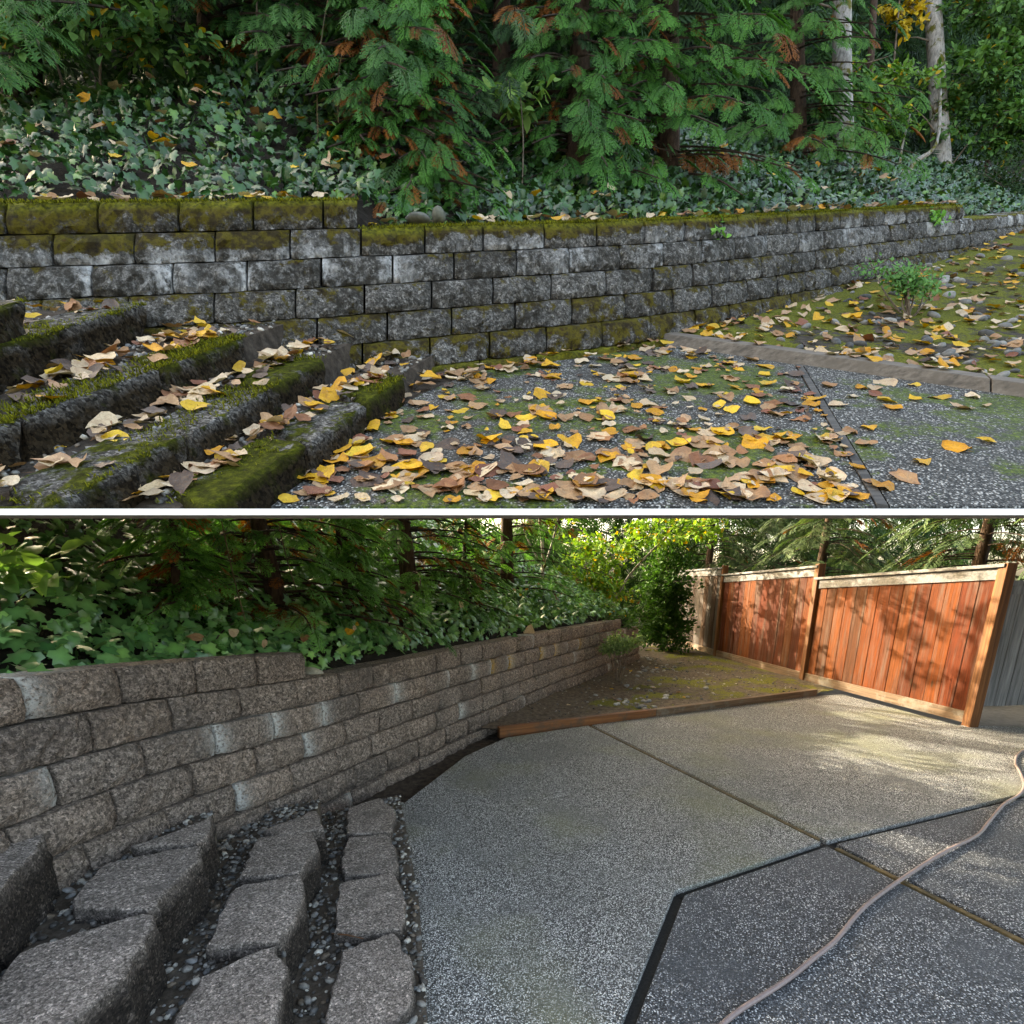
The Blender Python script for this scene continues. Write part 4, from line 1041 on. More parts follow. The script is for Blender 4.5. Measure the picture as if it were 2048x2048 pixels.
broadleaf('alder_shrub', 'large green leafy alder filling the upper right corner', RA, ub(2010, 1.2, .2), [(.2, 0, .8, 1.0, .5, .6), (-.9, .1, 1.3, .6, .4, .6), (-.4, 0, 2.2, 1.1, .6, .8), (.6, -.1, 2.8, 1.2, .6, .9), (.3, -.2, 1.4, .9, .5, .6), (-.2, 0, 3.6, 1.3, .6, .8), (1.3, -.1, 1.6, .8, .5, .8)], 8500, 44, (.08, .15), (.03, .095, .03), (.09, .22, .075), autumn=.02, stems=[([(-.2, .4, -.4), (.1, .3, 1.2), (.2, .3, 3.2)], .05), ([(-.9, .3, .2), (-.1, .2, 1.3), (.8, .1, 2.0)], .018)])
broadleaf('understory_shrub', 'light green understory shrub between grey trunk and mossy trunk', RA, ub(1760, 1.7), [(0, 0, 1.0, .8, .4, .4), (-.5, 0, 1.6, .6, .4, .5), (.5, 0, 1.7, .5, .3, .4)], 2000, 45, (.07, .13), (.05, .14, .035), (.13, .28, .06), autumn=.05, stems=[([(.35, 0, -.3), (.5, -.05, .25), (.85, -.1, .6), (1.0, 0, 1.5)], .045), ([(.33, 0, -.3), (.34, 0, .4), (.5, 0, 1.1)], .025)], bark=M_BARKG)
broadleaf('yellow_maple', 'yellow autumn leaves high between the two trunks at right', RA, ub(1800, 2.4), [(0, 0, 3.2, .55, .3, .7)], 480, 46, (.09, .15), (.30, .24, .02), (.55, .45, .04), autumn=.4, stems=[([(-.2, .2, -.3), (-.1, .1, 1.5), (0, 0, 3.4)], .03)])
broadleaf('dark_hedge', 'nearly black dense hedge at the right edge above the leafy bed', RA, ub(2010, .9, -.3), [(0, 0, .5, .9, .5, .8), (.9, .1, .8, .9, .6, 1.1), (-.6, .3, .3, .6, .4, .5), (1.8, .2, .8, .9, .6, 1.2)], 7500, 47, (.042, .07), (.010, .032, .012), (.025, .065, .02), autumn=.0)
def trunk(name, label, pts, r0, r1, mat):
    root = empty(name); tag(root, label, 'tree'); q = spline(pts, 6)
    v, f = tube(q, [r0 + (r1 - r0) * i / len(q) for i in range(len(q))], 12); mesh('trunk', v, f, mat, smooth=True, parent=root)
    rr = random.Random(name); lv, lf = [], []
    for k in range(7):
        b = q[int(len(q) * (.25 + .1 * k))]; s = rr.choice((-1, 1)); e = b + AX * s * rr.uniform(.4, 1.0) + AV * rr.uniform(-.1, .6) - AF * rr.uniform(0, .3)
        tv, tf = tube([b, (b + e) / 2 + AV * .06, e], [.018, .011, .004], 5); lf += [tuple(i + len(lv) for i in x) for x in tf]; lv += tv
    mesh('branches', lv, lf, M_TWIG, parent=root, smooth=True)
b = ub(1690, 1.75, -.2); trunk('alder_tree', 'straight pale grey trunk rising behind the paler cypress', [b, b + AV * 2 - AX * .05, b + AV * 6], .15, .11, M_BARKG)
b = ub(1885, 2.1, -.2); trunk('alder_tree', 'pale trunk with moss patches beside the large alder', [b, b + AV * 2.2 - AX * .12, b + AV * 6.5 - AX * .35], .17, .12, M_BARKG)
b = ub(1735, 2.5, -.2); trunk('dead_tree', 'thin dark reddish dead trunk left of the yellow leaves', [b, b + AV * 2 + AX * .05, b + AV * 6 + AX * .3], .07, .05, M_BARK)
# woodland closing the view behind the upper trees
def woodland(name, label, fn, n, seed, size, c0, c1):
    rr = np.random.default_rng(seed); P, D, N = [], [], []
    for _ in range(n):
        P.append(fn(rr)); D.append(np.array([rr.normal(0, .6), -.3, -.6]) + rr.normal(0, .4, 3)); N.append(np.array([0, -.8, .6]) + rr.normal(0, .35, 3))
    q = rr.random((n, 1)); C_ = np.array(c0) * (1 - q) + np.array(c1) * q
    V, T, cc = leaf_cloud(*SPRW, P, D, N, size[0] + (size[1] - size[0]) * rr.random(n), C_)
    tag(bigmesh(name, V, T, M_LEAF, cc), label, 'woodland', kind='stuff')
def wf(rr):
    a = rr.uniform(-7, 17); d = rr.uniform(2.6, 5.2); p = ubank(a, d); return p + AV * (rr.random() * (5.0 + 1.2 * nz((a, d, 0), .7)))
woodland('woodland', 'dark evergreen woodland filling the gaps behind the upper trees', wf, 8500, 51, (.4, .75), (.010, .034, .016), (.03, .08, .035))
# trailing vines
for px, d, h, L in ((650, .85, 1.7, 1.6), (690, .8, 1.3, .9)):
    b = ub(px, d, h); pts = [b + AX * .12, b - AV * L * .3, b - AV * L * .65 - AX * .06, b - AV * L - AX * .05]
    v, f = tube(spline(pts, 5), .005, 4); root = empty('vine'); tag(root, 'pale thin vine hanging %s reddish trunk' % ('well left of the' if px == 650 else 'just left of the'), 'vine'); mesh('stem', v, f, M_STRIP, parent=root)
    q = spline(pts, 5); V, T, cc = leaf_cloud(*IVY, [p + NR.normal(0, .02, 3) for p in q], NR.normal(0, 1, (len(q), 3)), tocam + NR.normal(0, .3, (len(q), 3)), np.full(len(q), .045), rcol((.06, .16, .05), (.12, .24, .08), len(q)))
    tag(bigmesh('leaf_cluster', V, T, M_IVY, cc, parent=root), kind='stuff')
# small shrub in the upper bed, ferny sprigs growing from the wall
def tiny_shrub(name, label, Rm, base, w_, h, n, seed, c0, c1, size, dark=M_TWIG):
    rr = np.random.default_rng(seed); st = []; bl = []
    for k in range(11):
        e = np.array([rr.normal(0, w_ * .55), rr.normal(0, w_ * .4), h * (.72 + .25 * rr.random())]); m = e * .5 + rr.normal(0, .03, 3) * w_ * 3; m[2] = e[2] * .45
        st.append(([(rr.normal(0, .02), rr.normal(0, .02), -.05), tuple(m), tuple(e)], .009)); bl.append((*e, w_ * .38, w_ * .3, h * .13))
    broadleaf(name, label, Rm, base, bl, n, seed, size, c0, c1, stems=st, autumn=.0, bark=dark)
a, Z = ug(1815, 615, .18); tiny_shrub('small_shrub', 'small flat topped green shrub on bare stems in the leafy bed', RA, up(a, Z, ubed_c(a, Z) - .02), .26, .42, 1100, 61, (.05, .15, .055), (.12, .3, .12), (.025, .05))
x, y = lg(1236, 1362, .04); tiny_shrub('small_shrub', 'small pale green shrub against the clean wall in the bare bed', RL, (x, y, bed_z(x, y) - .02), .26, .72, 1500, 62, (.10, .19, .10), (.2, .33, .2), (.035, .06))
for px, py, c, lab in ((1415, 458, 4.35, 'tiny green sprig growing from a wall joint near mossy cap'), (1868, 438, 4.9, 'small fern sprig near the far end of the mossy wall')):
    Zw = float(np.interp(px, [1300, 1766, 1937], [3.92, 5.49, 6.5])); b = upv((px - 1024) / FPX * (Zw - .06), Zw - .06, (PY0 - py) / FPX * (Zw - .06))
    broadleaf('wall_sprig', lab, RA, b, [(0, -.01, 0, .09, .04, .06)], 22, int(px), (.05, .08), (.08, .24, .06), (.16, .4, .1), autumn=0, cat='plant')

# ------------------------------------------------------------------ lower trees and shrubs
G2 = 'evergreens behind the clean wall'
def lb(px, py, dist):                                       # point under a picture column at a given distance ahead
    x = (px - 1024) / FPX * dist * 1.03; return np.array([x, dist])
def onbank(xy):
    best = min(((np.hypot(*(WT.at(s)[:2] - xy)), s) for s in np.linspace(0, WT.L, 120))); return np.array([xy[0], xy[1], lbank(max(.05, best[0] - .12), best[1])[2]])
conifer('cypress_tree', 'cypress with browned inner sprays behind the clean wall, brown trunk bare below', RL, lbank(1.0, WT.s_of_y(4.15)) - (0, 0, .1), 2.6, 1.15, 71, spray=.28, nbr=100, h0=.01, c0=(.045, .15, .045), c1=(.11, .31, .10), dead=.12, trunk_r=.085, lean=(-.3, .2), group=G2)
conifer('cypress_tree', 'dense bright cypress mid way along the clean wall', RL, lbank(1.15, WT.s_of_y(5.9)) - (0, 0, .1), 2.6, 1.25, 72, spray=.27, nbr=85, h0=.0, c0=(.045, .15, .045), c1=(.11, .31, .10), dead=.08, group=G2)
conifer('cypress_tree', 'feathery cypress near the far end of the clean wall', RL, lbank(1.3, WT.s_of_y(8.2)) - (0, 0, .1), 4.2, 1.4, 73, spray=.28, nbr=95, h0=.0, c0=(.045, .15, .045), c1=(.11, .31, .10), dead=.06, group=G2)
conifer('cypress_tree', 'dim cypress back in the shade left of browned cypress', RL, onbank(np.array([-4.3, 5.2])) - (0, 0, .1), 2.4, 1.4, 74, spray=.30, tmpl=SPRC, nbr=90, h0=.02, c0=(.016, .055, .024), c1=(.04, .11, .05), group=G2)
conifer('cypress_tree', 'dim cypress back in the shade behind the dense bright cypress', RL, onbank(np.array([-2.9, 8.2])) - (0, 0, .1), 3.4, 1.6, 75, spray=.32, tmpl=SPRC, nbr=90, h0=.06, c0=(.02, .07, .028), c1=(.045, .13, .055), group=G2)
for k, (d, y, h, wd, lab) in enumerate(((.75, 4.7, 1.5, .6, 'small cypress hanging over the ivy near the browned cypress'), (.8, 6.6, 1.6, .65, 'small cypress hanging over the ivy beyond the dense bright cypress'), (.9, 3.4, 1.3, .5, 'small dim cypress behind the pale rock on the clean wall'))):
    conifer('cypress_tree', lab, RL, lbank(d, WT.s_of_y(y)) - (0, 0, .05), h, wd, 160 + k, spray=.24, nbr=48, h0=.0, c0=(.045, .15, .04), c1=(.11, .31, .09), dead=.1, trunk_r=.03, tmpl=SPRC, group=G2)
x, y = lb(1335, 0, 12.2); broadleaf('arborvitae', 'dark dense columnar arborvitae left of the fence end', RL, (x - .25, y, 0), [(0, 0, .7, .85, .8, .75), (0, 0, 1.7, .85, .8, .9), (0, 0, 2.6, .7, .7, .7), (0, -.2, .35, .75, .7, .4), (0, 0, 1.2, .6, .6, .8)], 10000, 81, (.055, .1), (.018, .06, .016), (.04, .115, .028), autumn=0, cat='tree', upn=.3, stems=[([(0, 0, -.1), (0, 0, 1), (0, 0, 2.6)], .05)])
x, y = lb(1200, 0, 11.4); broadleaf('vine_maple', 'bright yellow green leafy tree over the end of the clean wall', RL, (x, y, .3), [(-.4, -1.0, 3.3, 1.0, .8, .8), (.6, -1.2, 3.9, 1.0, .8, .8), (0, 0, 2.0, 1.1, .8, .5), (.9, -.5, 2.35, .9, .7, .4), (-.6, .3, 1.5, .8, .6, .5), (1.9, -.4, 2.5, .8, .6, .35), (.2, 0, 1.2, .7, .5, .4)], 5200, 82, (.07, .13), (.06, .165, .03), (.19, .35, .06), autumn=.10, cat='tree', stems=[([(0, 0, -.3), (.15, 0, .7), (.5, -.1, 1.5), (1.2, -.3, 2.3)], .04), ([(0, 0, -.3), (-.1, .1, .8), (-.5, .2, 1.8)], .035)], bark=M_BARKG)  # two highest leaf blobs added above the view to dapple sun on the fence
broadleaf('vine_maple', 'added sparse sun-dappling maple behind the feathery cypress near the wall end', RL, (.5, 10.1, 1.1), [(0, -.3, 2.0, 1.0, .9, .6), (-.5, .5, 2.5, .9, .9, .7), (.4, -.9, 2.6, .8, .8, .7), (-.3, -1.2, 1.9, .7, .7, .5)], 620, 86, (.08, .14), (.07, .17, .03), (.2, .36, .05), autumn=.1, cat='tree', stems=[([(0, 0, -.3), (.1, 0, .8), (0, -.2, 1.8), (-.2, 0, 2.9)], .04), ([(.05, 0, .6), (.3, -.5, 1.5), (.4, -1.0, 2.6)], .025), ([(.05, 0, .9), (-.3, -.6, 1.5), (-.4, -1.3, 2.1)], .02)], bark=M_BARKG)  # added tree, leaves above the view, to dapple sunlight on the near fence panel
broadleaf('low_shrub', 'low leafy shrub spilling over the end of the clean wall', RL, (1.55, 9.9, .85), [(0, 0, .2, .7, .5, .3), (.5, .2, .05, .5, .4, .3)], 1100, 83, (.05, .09), (.03, .09, .03), (.08, .18, .06), autumn=.01)
G3 = 'firs standing beyond the cedar fence'
for x, y, h, wd, sdn, lab in ((5.9, 15.5, 5.0, 2.2, 91, 'drooping fir beyond the fence above its far panel'), (7.4, 12.4, 5.2, 2.3, 92, 'sunlit fir beyond the fence above its middle panel'), (8.6, 9.6, 5.0, 2.2, 93, 'dark fir beyond the fence above its near panel'), (9.6, 7.4, 5.0, 2.2, 94, 'fir beyond the fence at the right edge'), (8.6, 17, 6.0, 2.6, 95, 'farthest fir seen in the gap beyond the fence')):
    conifer('fir_tree', lab, RL, (x, y, 0), h, wd, sdn, spray=.48, nbr=105, h0=.06, c0=(.028, .06, .035), c1=(.075, .13, .075), dead=.02, tmpl=SPRC, trunk_r=.15, droop=.42, step=.22, group=G3, taper=.55)
def wf2(rr):
    t = rr.random()
    if t < .45: a = rr.uniform(-9, 1.0); y = 8.5 + .35 * (a + 9) + rr.uniform(0, 3); return np.array([a, y, .5 + rr.random() * 2.5])
    a = rr.uniform(0, 16); return np.array([a, 17 + rr.uniform(0, 2.5), rr.random() * 5])
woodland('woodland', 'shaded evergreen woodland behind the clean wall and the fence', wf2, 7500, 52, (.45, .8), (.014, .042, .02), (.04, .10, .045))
for x, y, h, lab in ((-5.3, 8.4, 4.2, 'tall added sun-blocking cypress far back beyond the clean wall, left'), (-7.4, 10.4, 5.5, 'tallest added sun-blocking cypress far back at the left'), (1.3, 15.6, 5.2, 'added sun-blocking cypress far back behind the arborvitae')):  # added trees that block the low sun from patio and far fence panel
    conifer('cypress_tree', lab, RL, (x, y, .6), h, 1.7, int(x * 10 + 200), spray=.45, tmpl=SPRW, nbr=90, h0=.0, c0=(.02, .07, .024), c1=(.05, .14, .05), group=G2, taper=.5)
# bramble leaf and yellow leaf at the left edge, bare twigs, trunk
broadleaf('bramble', 'pale toothed bramble leaves over the ivy at the left edge', RL, onbank(np.array([-2.75, 2.75])), [(0, 0, .32, .42, .3, .12), (-.3, -.1, .25, .3, .2, .1)], 150, 84, (.11, .17), (.09, .22, .07), (.2, .38, .14), autumn=0, stems=[([(-.2, .2, -.1), (0, 0, .2), (.25, -.1, .4)], .006)])
b = onbank(np.array([-2.95, 3.05])); broadleaf('yellow_sapling', 'yellow spotted leaves at the left edge above the ivy', RL, b, [(-.05, 0, .72, .16, .1, .06)], 24, 85, (.16, .22), (.5, .48, .03), (.7, .62, .05), autumn=0, stems=[([(0, .1, -.1), (0, 0, .3), (-.05, 0, .75)], .006)])
lv, lf = [], []; rr = random.Random(5)
for k in range(26):
    b = onbank(np.array([rr.uniform(-3.4, -2.2), rr.uniform(4.6, 5.4)])) + np.array([0, 0, rr.uniform(.5, 1.0)]); e = b + np.array([rr.uniform(-.5, .5), rr.uniform(-.2, .2), rr.uniform(-.45, -.05)])
    tv, tf = tube([b, (b + e) / 2 + np.array([rr.uniform(-.1, .1), 0, .1]), e], [.006, .005, .002], 4); lf += [tuple(i + len(lv) for i in x) for x in tf]; lv += tv
tag(mesh('bare_twigs', lv, lf, M_TWIG, smooth=True), 'tangle of bare grey twigs above the ivy, left of the browned cypress', 'twigs')
for x, y, L in ((-2.0, 3.75, .75), (-1.75, 4.1, .5)):
    b = onbank(np.array([x, y])); pts = [b + np.array([-.05, 0, .95]), b + np.array([0, -.04, .95 - L * .5]), b + np.array([.06, -.06, .95 - L])]
    v, f = tube(spline(pts, 5), .004, 4); tag(mesh('vine', v, f, M_STRIP), '%s thin vine hanging above the ivy by the clean wall' % ('longer' if L > .6 else 'shorter'), 'vine')

# ================================================================== stones
def stone_obj(p, nrm, s, parent, colr, seed, name='stone', flat=.6):
    tv, tf, _ = pebble_template(seed, flat); rr = random.Random(seed * 7 + int(s * 1e4))
    V, T, C_ = leaf_cloud(tv, tf, np.ones(12), [p], [np.array([rr.uniform(-1, 1), rr.uniform(-1, 1), rr.uniform(-.2, .2)])], [np.asarray(nrm) + np.array([rr.uniform(-.15, .15) for _ in range(3)])], [s], [colr])
    o = bigmesh(name, V, T, M_ROCK, C_, smooth=True, parent=parent); m = o.modifiers.new('s', 'SUBSURF'); m.levels = m.render_levels = 1
    return o
for k in range(190):
    px, py = R.uniform(1500, 2060), R.uniform(540, 750)
    if py < 500 + (2048 - px) * .25 or R.random() < (1800 - px) / 400: continue
    a, Z = ug(px, py, .16)
    if Z < tline(a) + .12: continue
    s = R.uniform(.05, .13); stone_obj(up(a, Z, ubed_c(a, Z) + s * .05), UPN, s, ubed, np.array(R.choice([(.08, .083, .086), (.12, .122, .122), (.06, .063, .066), (.16, .158, .153), (.21, .207, .2)])) * R.uniform(.8, 1.2), k)
lbed = bpy.data.objects['garden_bed']
for k in range(110):
    if k < 45: px, py = R.gauss(1310, 26), R.gauss(1338, 9)
    elif k < 70: px, py = R.gauss(1270, 22), R.gauss(1405, 6)
    else: px, py = R.uniform(1160, 1420), R.uniform(1300, 1410)
    x, y = lg(px, py, .05)
    if y < timy(x) + .15: continue
    s = R.uniform(.04, .11); stone_obj((x, y, bed_z(x, y) + s * .1), (0, 0, 1), s, lbed, np.array(R.choice([(.2, .21, .225), (.32, .32, .32), (.14, .15, .16), (.42, .41, .4), (.25, .23, .2)])) * R.uniform(.8, 1.2), k + 300)
bp = [];
for k in range(1500):
    x, y = R.uniform(.1, 4.6), R.uniform(5.6, 11)
    if x > wallx(y) + .1 and y > timy(x) + .1: bp.append((x, y, bed_z(x, y) + .004))
gravel('gravel', 'scattered small pebbles on the bare lower bed', np.array(bp), (0, 0, 1), .012 + .03 * NR.random(len(bp)) ** 2.5, seed=4)
tag(stone_obj(lbank(.12, WT.s_of_y(3.72)) + np.array([.02, 0, .065]), (0, 0, 1), .24, None, (.4, .37, .3), 411, 'rock', .5), 'pale flat rock lying on the clean wall beside ivy', 'rock')
p = up(-.66, uwz(-.66) + .17, 5.25 * HB + .03); tag(stone_obj(p, UPN, .19, None, (.12, .125, .115), 412, 'rock', .4), 'flat grey rock on the mossy wall top left of the round one', 'rock')
p = up(-.52, uwz(-.52) + .16, 5.25 * HB + .06); tag(stone_obj(p, UPN, .15, None, (.09, .095, .075), 413, 'rock', .9), 'round mossy rock on the mossy wall top amid leaves', 'rock')

# ================================================================== fallen leaves
def leaf_mesh(kind, curl, fold, seed, stem=True):
    o = heart_template(kind); rr = random.Random(seed)
    pts = [(0, .02)] + [(0, .3), (0, .55), (0, .78)] + o
    v = []
    def zf(x, y): return curl * ((y - .5) ** 2 * 1.3) + fold * abs(x) ** 1.2 + .045 * math.sin(9 * x + 6 * y + seed) + rr.uniform(-.015, .015)
    n = len(o); sk = rr.uniform(-.12, .12); ws = rr.uniform(.85, 1.15); ring = [(x * rr.uniform(.86, 1.1) * ws + sk * (y - .5) + (rr.uniform(-.12, .02) * (1 if x > 0 else -1) if rr.random() < .12 else 0), y + rr.uniform(-.03, .03)) for x, y in o]; inner = [(x * .5, .5 + (y - .5) * .55) for x, y in ring]
    for x, y in ring: v.append((x, y, zf(x, y) * 1.15))
    for x, y in inner: v.append((x, y, zf(x, y)))
    v.append((0, .48, zf(0, .48))); f = []
    for i in range(n):
        j = (i + 1) % n; f += [(i, j, n + j), (i, n + j, n + i), (n + i, n + j, 2 * n)]
    if stem:
        k = len(v); v += [(-.014, .02, .01), (.014, .02, .01), (.05, -.2, .03), (.07, -.45, .06)]; f += [(k, k + 2, k + 1), (k + 2, k + 3, k + 1)]
    return np.array(v) * (1, 1, 1) - (0, .45, 0), np.array(f)
_lr = random.Random(91)
LVAR = [leaf_mesh(k % 3, _lr.uniform(-.12, .24), _lr.choice((.05, .1, .12, .2, .35, -.1)), k, k % 3 != 2) for k in range(15)]
PALET = {'yellow': [(.62, .34, .012), (.56, .27, .01), (.64, .42, .03)], 'cream': [(.54, .42, .28), (.6, .5, .36), (.47, .35, .22)], 'tan': [(.36, .22, .115), (.31, .175, .085), (.42, .27, .16)], 'brown': [(.24, .10, .045), (.2, .075, .045), (.3, .14, .06)], 'dark': [(.075, .055, .048), (.11, .085, .075), (.055, .04, .035)]}
LMESH = {}
for cn, cl in PALET.items():
    for vi, (lv_, lf_) in enumerate(LVAR):
        c = np.array(cl[vi % 3]); me = bpy.data.meshes.new('leaf')
        me.from_pydata([tuple(q) for q in lv_], [], [tuple(q) for q in lf_]); me.materials.append(M_FALL)
        me.polygons.foreach_set('use_smooth', [True] * len(me.polygons)); ca = me.color_attributes.new('Col', 'FLOAT_COLOR', 'POINT')
        d = np.ones((len(lv_), 4), np.float32); t = np.clip((np.hypot(lv_[:, 0], lv_[:, 1]) - .2) * 2, 0, 1)[:, None] if vi % 2 else np.zeros((len(lv_), 1))
        d[:, :3] = np.where(np.abs(lv_[:, :1]) < .03, 1.12, 1.0) * c * (1 - .45 * t * np.array([.7, 1, 1])); ca.data.foreach_set('color', d.ravel()); LMESH[cn, vi] = me
LEAVES = []          # (metres, picture size, position, normal, colour, place)
def drop(p, nrm, cn, place, size):
    Z = (p - CAMP) @ AF; py = PY0 - FPX * ((p - CAMP) @ AV) / Z
    if (place in ('patio', 'right slab', 'steps') or place.startswith('tread')) and py > 1012 - .3 * size * FPX / Z: return
    px = 1024 + FPX * (p - CAMP)[0] / Z
    if place == 'patio': place = 'foot' if py < 745 else ('step side' if px < 770 else ('strip' if px > 1480 else ('board' if py > 930 else ('mid left' if px < 1120 else 'mid right'))))
    if place == 'walltop': place = 'cap left' if px < 700 else ('cap mid' if px < 1350 else 'cap right')
    if place == 'bed': place = 'bed shrub' if 1650 < px < 1950 and py < 640 else ('bed edge' if py > 690 else ('bed left' if px < 1650 else 'bed right'))
    LEAVES.append([size * FPX / Z, size, p, nrm, cn, place])
def pick(wts): return R.choices(['yellow', 'cream', 'tan', 'brown', 'dark'], wts)[0]
cnt = 0
pat_poly = [(560, 1012), (600, 920), (800, 800), (840, 745), (1000, 730), (1300, 672), (1600, 735), (1760, 1012)]
while cnt < 800:
    px, py = R.uniform(540, 1760), R.uniform(665, 1014)
    if not inpoly((px, py), pat_poly): continue
    far = 1 if py < 760 else .62
    if R.random() > far: continue
    a, Z = ug(px, py)
    if px > 1290 and Z > tline(a) - .05: continue
    drop(up(a, Z, .006 + .014 * R.random()), UPN, pick([24, 27, 25, 12, 12]), 'patio', (.035 + .09 * R.random() ** 1.3) * (1.2 if py > 880 else 1)); cnt += 1
for k in range(40):                                        # along the far edge of the patio, at the foot of the wall and timber
    px = R.uniform(820, 1420); py = np.interp(px, [820, 1000, 1200, 1300, 1420], [770, 738, 705, 690, 712]) + R.uniform(-6, 16); a, Z = ug(px, py); drop(up(a, Z, .02 + .05 * R.random()), UPN, pick([24, 32, 26, 8, 10]), 'patio', R.uniform(.08, .14))
for k in range(26):
    px, py = R.uniform(1640, 2040), R.uniform(765, 1005); a, Z = ug(px, py)
    if Z > tline(a) - .05: continue
    drop(up(a, Z, .012), UPN, pick([38, 28, 22, 8, 4]), 'right slab', R.uniform(.07, .13))
for ti, (c, poly) in enumerate(UTR):
    P0, P1, P2, P3 = map(np.array, poly)
    for k in range(95):
        u, t = R.uniform(.08, .98), R.uniform(.1, .9); q = (P0 + (P1 - P0) * u) * (1 - t) + (P3 + (P2 - P3) * u) * t
        drop(up(q[0], q[1], c + .02 + .04 * R.random()), UPN, pick([20, 30, 24, 10, 16]), 'tread%d' % ti, R.uniform(.05, .13))
for c, P, Q, d in SE:
    for k in range(5):
        q = P + (Q - P) * R.uniform(.1, 1) + np.array([-d[1], d[0]]) * R.uniform(.05, .25); drop(up(q[0], q[1], c + .015), UPN, pick([40, 30, 20, 5, 5]), 'steps', R.uniform(.06, .12))
cnt = 0
while cnt < 520:
    a = R.uniform(1.1, 7.8); Z = tline(a) + .1 + (uwz(min(a, 7.4)) - tline(a)) * R.random()
    px = 1024 + FPX * a / Z
    if px > 2120 or R.random() > .45 + .55 * (px > 1700): continue
    drop(up(a, Z, ubed_c(a, Z) + .02), UPN, pick([26, 30, 30, 9, 5]), 'bed', R.uniform(.05, .12)); cnt += 1
for k in range(9):
    q = t_a + (t_b - t_a) * R.random() + np.array([-dt[1], dt[0]]) * .05; drop(up(q[0], q[1], .097), UPN, pick([20, 40, 30, 10, 0]), 'timber', R.uniform(.07, .11))
for k in range(150):
    a = R.uniform(-3.2, 6.2); d = R.uniform(.05, .32)
    if -1.0 < a < -.35 and R.random() < .3: continue
    drop(up(a, uwz(a) + d, (6.25 if a < -1.05 else 5.25) * HB + .015 + .03 * R.random()), UPN, pick([18, 44, 28, 8, 2]), 'walltop', R.uniform(.065, .12))
for k in range(95):
    a = R.uniform(-3.4, 6.5) if R.random() < .5 else R.uniform(-3.4, -.8); d = R.uniform(.45, 1.7); p = ubank(a, d); drop(p + (AV * .5 - AF * .6) * .17, tocam + np.array([0, 0, .4]), pick([34, 38, 20, 8, 0]), 'ivy', R.uniform(.075, .13))
low = []
for k in range(34):
    s = R.uniform(.8, WT.L * .85); d = R.uniform(.25, 1.4); p = lbank(d, s); low.append((p + np.array([.06, -.06, .16]), np.array([.4, -.5, .7]), pick([30, 35, 25, 10, 0]), 'lower ivy', R.uniform(.05, .09)))
for k in range(20):
    px, py = R.uniform(1130, 1440), R.uniform(1310, 1420); x, y = lg(px, py, .05)
    if y > timy(x) + .1 and x > wallx(y) + .15: low.append((np.array([x, y, bed_z(x, y) + .02]), np.array([0, 0, 1.]), pick([30, 30, 30, 10, 0]), 'lower bed', R.uniform(.05, .085)))
low.append((lbank(.06, WT.s_of_y(6.9)) + np.array([0.02, 0, .10]), np.array([.3, -.8, .4]), 'cream', 'lower wall', .15))
for p, n_, cn, pl, sz in low: drop(p, n_, cn, pl, sz)
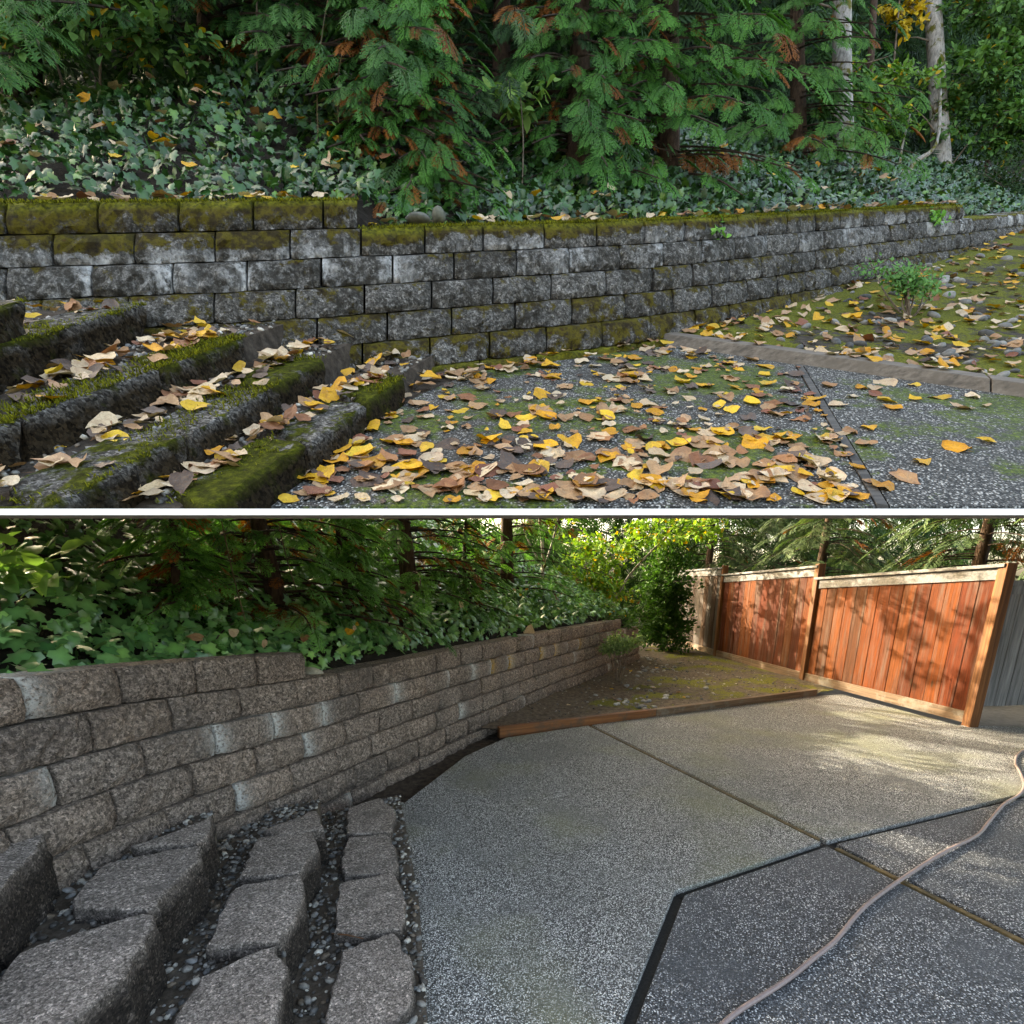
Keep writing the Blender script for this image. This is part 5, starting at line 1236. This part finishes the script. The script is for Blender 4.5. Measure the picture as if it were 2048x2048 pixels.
LAB = {'foot': '%s fallen leaf on the patio at the foot of the mossy wall', 'step side': '%s fallen leaf on the patio beside the lowest mossy step', 'strip': '%s fallen leaf on the patio beside the dark divider strip', 'board': '%s fallen leaf on the patio near the white divider bar', 'mid left': '%s fallen leaf in the middle of the leafy patio, left of centre', 'mid right': '%s fallen leaf in the middle of the leafy patio, right of centre', 'tread0': '%s fallen leaf on the lowest tread of the mossy steps', 'tread1': '%s fallen leaf on the second tread of the mossy steps', 'tread2': '%s fallen leaf on the third tread of the mossy steps', 'tread3': '%s fallen leaf on the top tread of the mossy steps', 'cap left': '%s fallen leaf on the raised left end of the mossy wall cap', 'cap mid': '%s fallen leaf on the middle stretch of the mossy wall cap', 'cap right': '%s fallen leaf on the far right stretch of the mossy wall cap', 'bed shrub': '%s fallen leaf around the small flat topped shrub', 'bed edge': '%s fallen leaf in the stone bed close to the grey timber', 'bed left': '%s fallen leaf in the bed between grey timber and mossy wall', 'bed right': '%s fallen leaf in the stone bed at the right edge', 'right slab': '%s fallen leaf on the sparse right patio slab', 'steps': '%s fallen leaf on top of a mossy step block', 'bed': '%s fallen leaf in the mossy stone bed', 'timber': '%s fallen leaf resting on the grey timber edging', 'walltop': '%s fallen leaf lying along the top of the mossy wall', 'ivy': '%s fallen leaf caught on the ivy above the mossy wall', 'lower ivy': '%s fallen leaf caught on the ivy behind the clean wall', 'lower bed': '%s fallen leaf on the bare bed beside the clean wall', 'lower wall': '%s curled leaf standing on top of the clean wall'}
CNAME = {'yellow': 'yellow', 'cream': 'pale cream', 'tan': 'tan', 'brown': 'reddish brown', 'dark': 'dark withered'}
LEAVES.sort(key=lambda q: -q[0])
rest = [[], [], [], []]; off = 0
for i, (pxs, sz, p, nrm, cn, pl) in enumerate(LEAVES):
    z = Vector(np.asarray(nrm, float) + NR.normal(0, .09 if pl in ('foot', 'step side', 'strip', 'board', 'mid left', 'mid right', 'right slab', 'timber') else (.2 if pl != 'ivy' else .3), 3)).normalized(); ang = R.uniform(0, 6.283)
    x = z.orthogonal().normalized(); x = (Matrix.Rotation(ang, 3, z) @ x); y = z.cross(x); vi = R.randrange(len(LVAR))
    M = Matrix((x, y, z)).transposed()
    if i < 300:
        o = bpy.data.objects.new('leaf', LMESH[cn, vi]); COL.objects.link(o)
        o.matrix_world = Matrix.Translation(Vector(p)) @ (M.to_4x4() @ Matrix.Scale(sz, 4))
        tag(o, LAB[pl] % CNAME[cn], 'leaf', '%s leaves, %s' % (CNAME[cn], pl))
    else:
        lv_, lf_ = LVAR[vi]; Vn = (np.array(M) @ (lv_ * sz).T).T + p
        rest[0].append(Vn); rest[1].append(lf_ + off); off += len(lv_); rest[2].append(np.tile(np.array(PALET[cn][vi % 3]) * R.uniform(.8, 1.1), (len(lv_), 1)))
tag(bigmesh('leaf_litter', np.concatenate(rest[0]), np.concatenate(rest[1]), M_FALL, np.concatenate(rest[2]), smooth=True), 'smaller fallen leaves scattered over the yards', 'leaf litter', kind='stuff')
